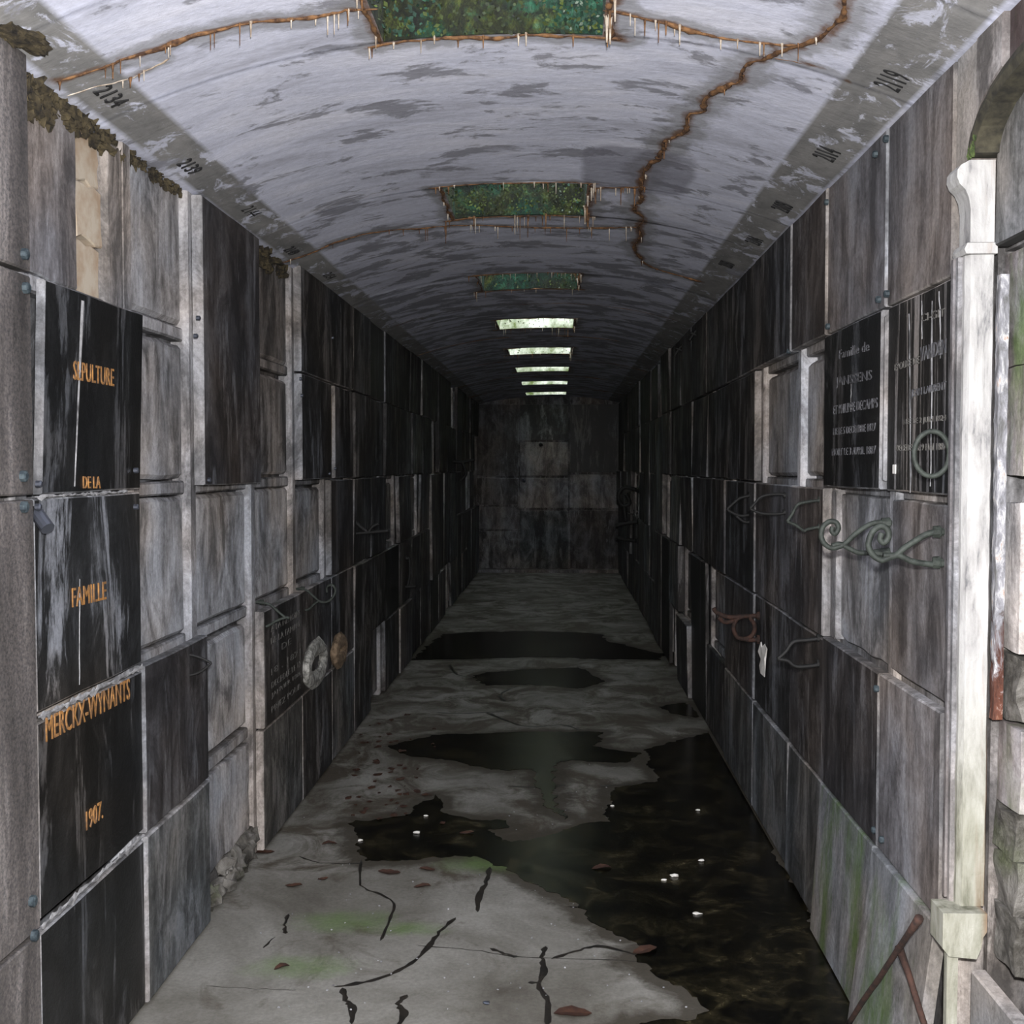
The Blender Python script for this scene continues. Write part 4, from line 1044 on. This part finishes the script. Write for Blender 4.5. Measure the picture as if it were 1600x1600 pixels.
for pts, wd in (([(555, 860), (510, 900), (480, 940), (440, 980), (380, 1015), (300, 1040), (215, 1053)], .010), ([(240, 1055), (250, 1090), (268, 1110), (265, 1156)], .012),
                ([(420, 1075), (395, 1100), (412, 1125), (395, 1160)], .012), ([(805, 940), (795, 970), (800, 1010), (785, 1050), (810, 1090), (808, 1160)], .011),
                ([(650, 720), (640, 760), (620, 800), (615, 845)], .013), ([(292, 700), (292, 770), (345, 795), (383, 822), (370, 870), (345, 925)], .007),
                ([(90, 850), (80, 880), (82, 905)], .008), ([(450, 938), (600, 950), (720, 968), (880, 975), (1000, 978), (1090, 985)], .004), ([(650, 945), (690, 960), (725, 970)], .010),
                ([(640, 290), (700, 315), (760, 330), (850, 325), (900, 340)], .02), ([(500, 290), (560, 293), (640, 290), (710, 285)], .012), ([(690, 260), (680, 240), (720, 218)], .02),
                ([(540, 158), (560, 185), (640, 200)], .02), ([(120, 690), (180, 708), (292, 710)], .006), ([(865, 830), (920, 832)], .008), ([(-140, 1050), (0, 1058), (110, 1062)], .002),
                ([(20, 945), (50, 915)], .005), ([(755, 1040), (790, 1042)], .010), ([(700, 495), (790, 498), (860, 492)], .012), ([(950, 495), (1040, 490), (1100, 485)], .01),
                ([(820, 975), (900, 950), (960, 940), (1060, 965)], .010)): crack(pts, wd)
def leaf(cx, cy, s, rot, k):
    c = at_z(*cr(cx, cy)); vs = []; n = 7
    for i in range(n):
        t = i/(n-1); w = s*.32*math.sin(math.pi*t)**.7*(1+.2*(i % 2)); x = (t-.5)*s*1.3
        for q in (-w, 0, w): vs.append(Vector((x, q, .005+.004*abs(q)/s*3+.003*math.sin(k+t*5))))
    fs = []
    for i in range(n-1):
        a = 3*i; fs += [(a, a+3, a+4, a+1), (a+1, a+4, a+5, a+2)]
    vs2 = [v-Vector((0, 0, .0012)) for v in vs]; fs2 = [tuple(reversed(f)) for f in fs]
    V, Fs = join([(vs, fs), (vs2, fs2)])
    me = bpy.data.meshes.new('fallen_leaf'); me.from_pydata([tuple(v) for v in V], [], Fs)
    o = link('fallen_leaf', me, 'leaf'); o.location = (c.x, c.y, .0015 if True else 0); o.rotation_euler = (0, 0, rot); return o
LV = [(880, 1130, .085, .1, 'largest brown oak leaf, at the bottom of the frame'), (20, 682, .07, .3, 'rust-brown leaf by the corner of the rubble at the left wall'), (186, 757, .035, .7, 'small dark red leaf standing on the pale floor at left'),
      (105, 775, .05, 0, 'flat brown leaf left of the small dark red one'), (462, 777, .05, .1, 'reddish-brown leaf below the puddle that reaches left'), (72, 1002, .04, .6, 'narrow dark leaf at lower left near the left wall'),
      (204, 658, .05, .4, 'slim brown leaf near the left wall, above the dark red leaf'), (475, 730, .05, 0, 'brown leaf at the lower edge of the puddle that reaches left'), (370, 738, .07, -.1, 'broad grey-brown leaf left of the leaf at the puddle edge'),
      (585, 628, .05, .3, 'orange-brown leaf lying in the puddle that reaches left'), (1080, 955, .07, .5, 'pale brown crumpled leaf at the edge of the largest puddle'), (960, 725, .06, .2, 'reddish leaf lying in the largest puddle')]
for k, (a, b, s, r, lb) in enumerate(LV): tag(leaf(a, b, s, r, k), lb, 'leaf')
lit = []
for k in range(60):
    a, b = random.gauss(365, 60), random.uniform(290, 600)
    c = at_z(*cr(a, b)); sz = random.uniform(.015, .05); an = random.uniform(0, 6)
    if c.x < LX+.06: continue
    vs = []
    for j in range(7):
        q = 2*math.pi*j/7; rr = sz*random.uniform(.3, .6); vs.append(Vector((c.x+rr*math.cos(q+an), c.y+rr*1.4*math.sin(q+an), .003+random.uniform(0, .006))))
    vs.append(Vector((c.x, c.y, .010))); lit.append((vs, [(j, (j+1) % 7, 7) for j in range(7)]))
V, Fs = join(lit); o = solo(mesh('leaf_litter', V, Fs, 'leaf')); tag(o, 'torn brown leaf litter along the left side of the floor, beyond the puddle that reaches left', 'leaf litter'); o['kind'] = 'stuff'
def chip(px, py, s, lb, k, grp=None, mat='white'):
    c = at_z(px, py); v, f = lump_vf((c.x, c.y, s*.16+.0005), (s*.6, s*.4, s*.2), k, 7, 4, .4)
    mn = min(p.z for p in v); v = [Vector((p.x, p.y, p.z-mn+.001)) for p in v]
    tag(solo(mesh('stone_chip', v, f, mat)), lb, 'stone chip', grp)
for k, (a, b, s, lb) in enumerate([(447, 627, .028, 'white stone chip in the puddle that reaches left, the larger one'), (472, 580, .018, 'white stone chip at the upper edge of the puddle that reaches left'), (1163, 748, .028, 'pointed white stone chip in the largest puddle'),
      (1133, 758, .018, 'small white chip beside the pointed one in the largest puddle'), (1237, 705, .022, 'pale chip in the largest puddle near the right wall'), (1228, 565, .020, 'brownish chip near the right wall in the largest puddle'),
      (640, 1102, .020, 'small shiny grey pebble at the bottom centre of the floor'), (290, 648, .020, 'pale brown chip at the left tip of the puddle'), (1225, 852, .022, 'dull chip low in the largest puddle'), (990, 552, .016, 'pale chip at the inner edge of the largest puddle')]):
    chip(*cr(a, b), s, lb, k, mat='steel' if 'shiny' in lb else 'white')
gr = []
for k in range(190):
    a, b = random.uniform(-20, 1250), random.uniform(330, 1130); p = at_z(*cr(a, b))
    if not LX+.05 < p.x < RX-.05 or any(inside(p, q) for q in PUD): continue
    z = random.uniform(.0018, .0042); gr.append(lump_vf((p.x, p.y, z*.6+.002), (z, z, z*.6), k, 5, 3, .4))
V, Fs = join(gr); o = solo(mesh('grit', V, Fs, 'mortar')); tag(o, 'fine pale grit scattered over the near floor', 'grit'); o['kind'] = 'stuff'
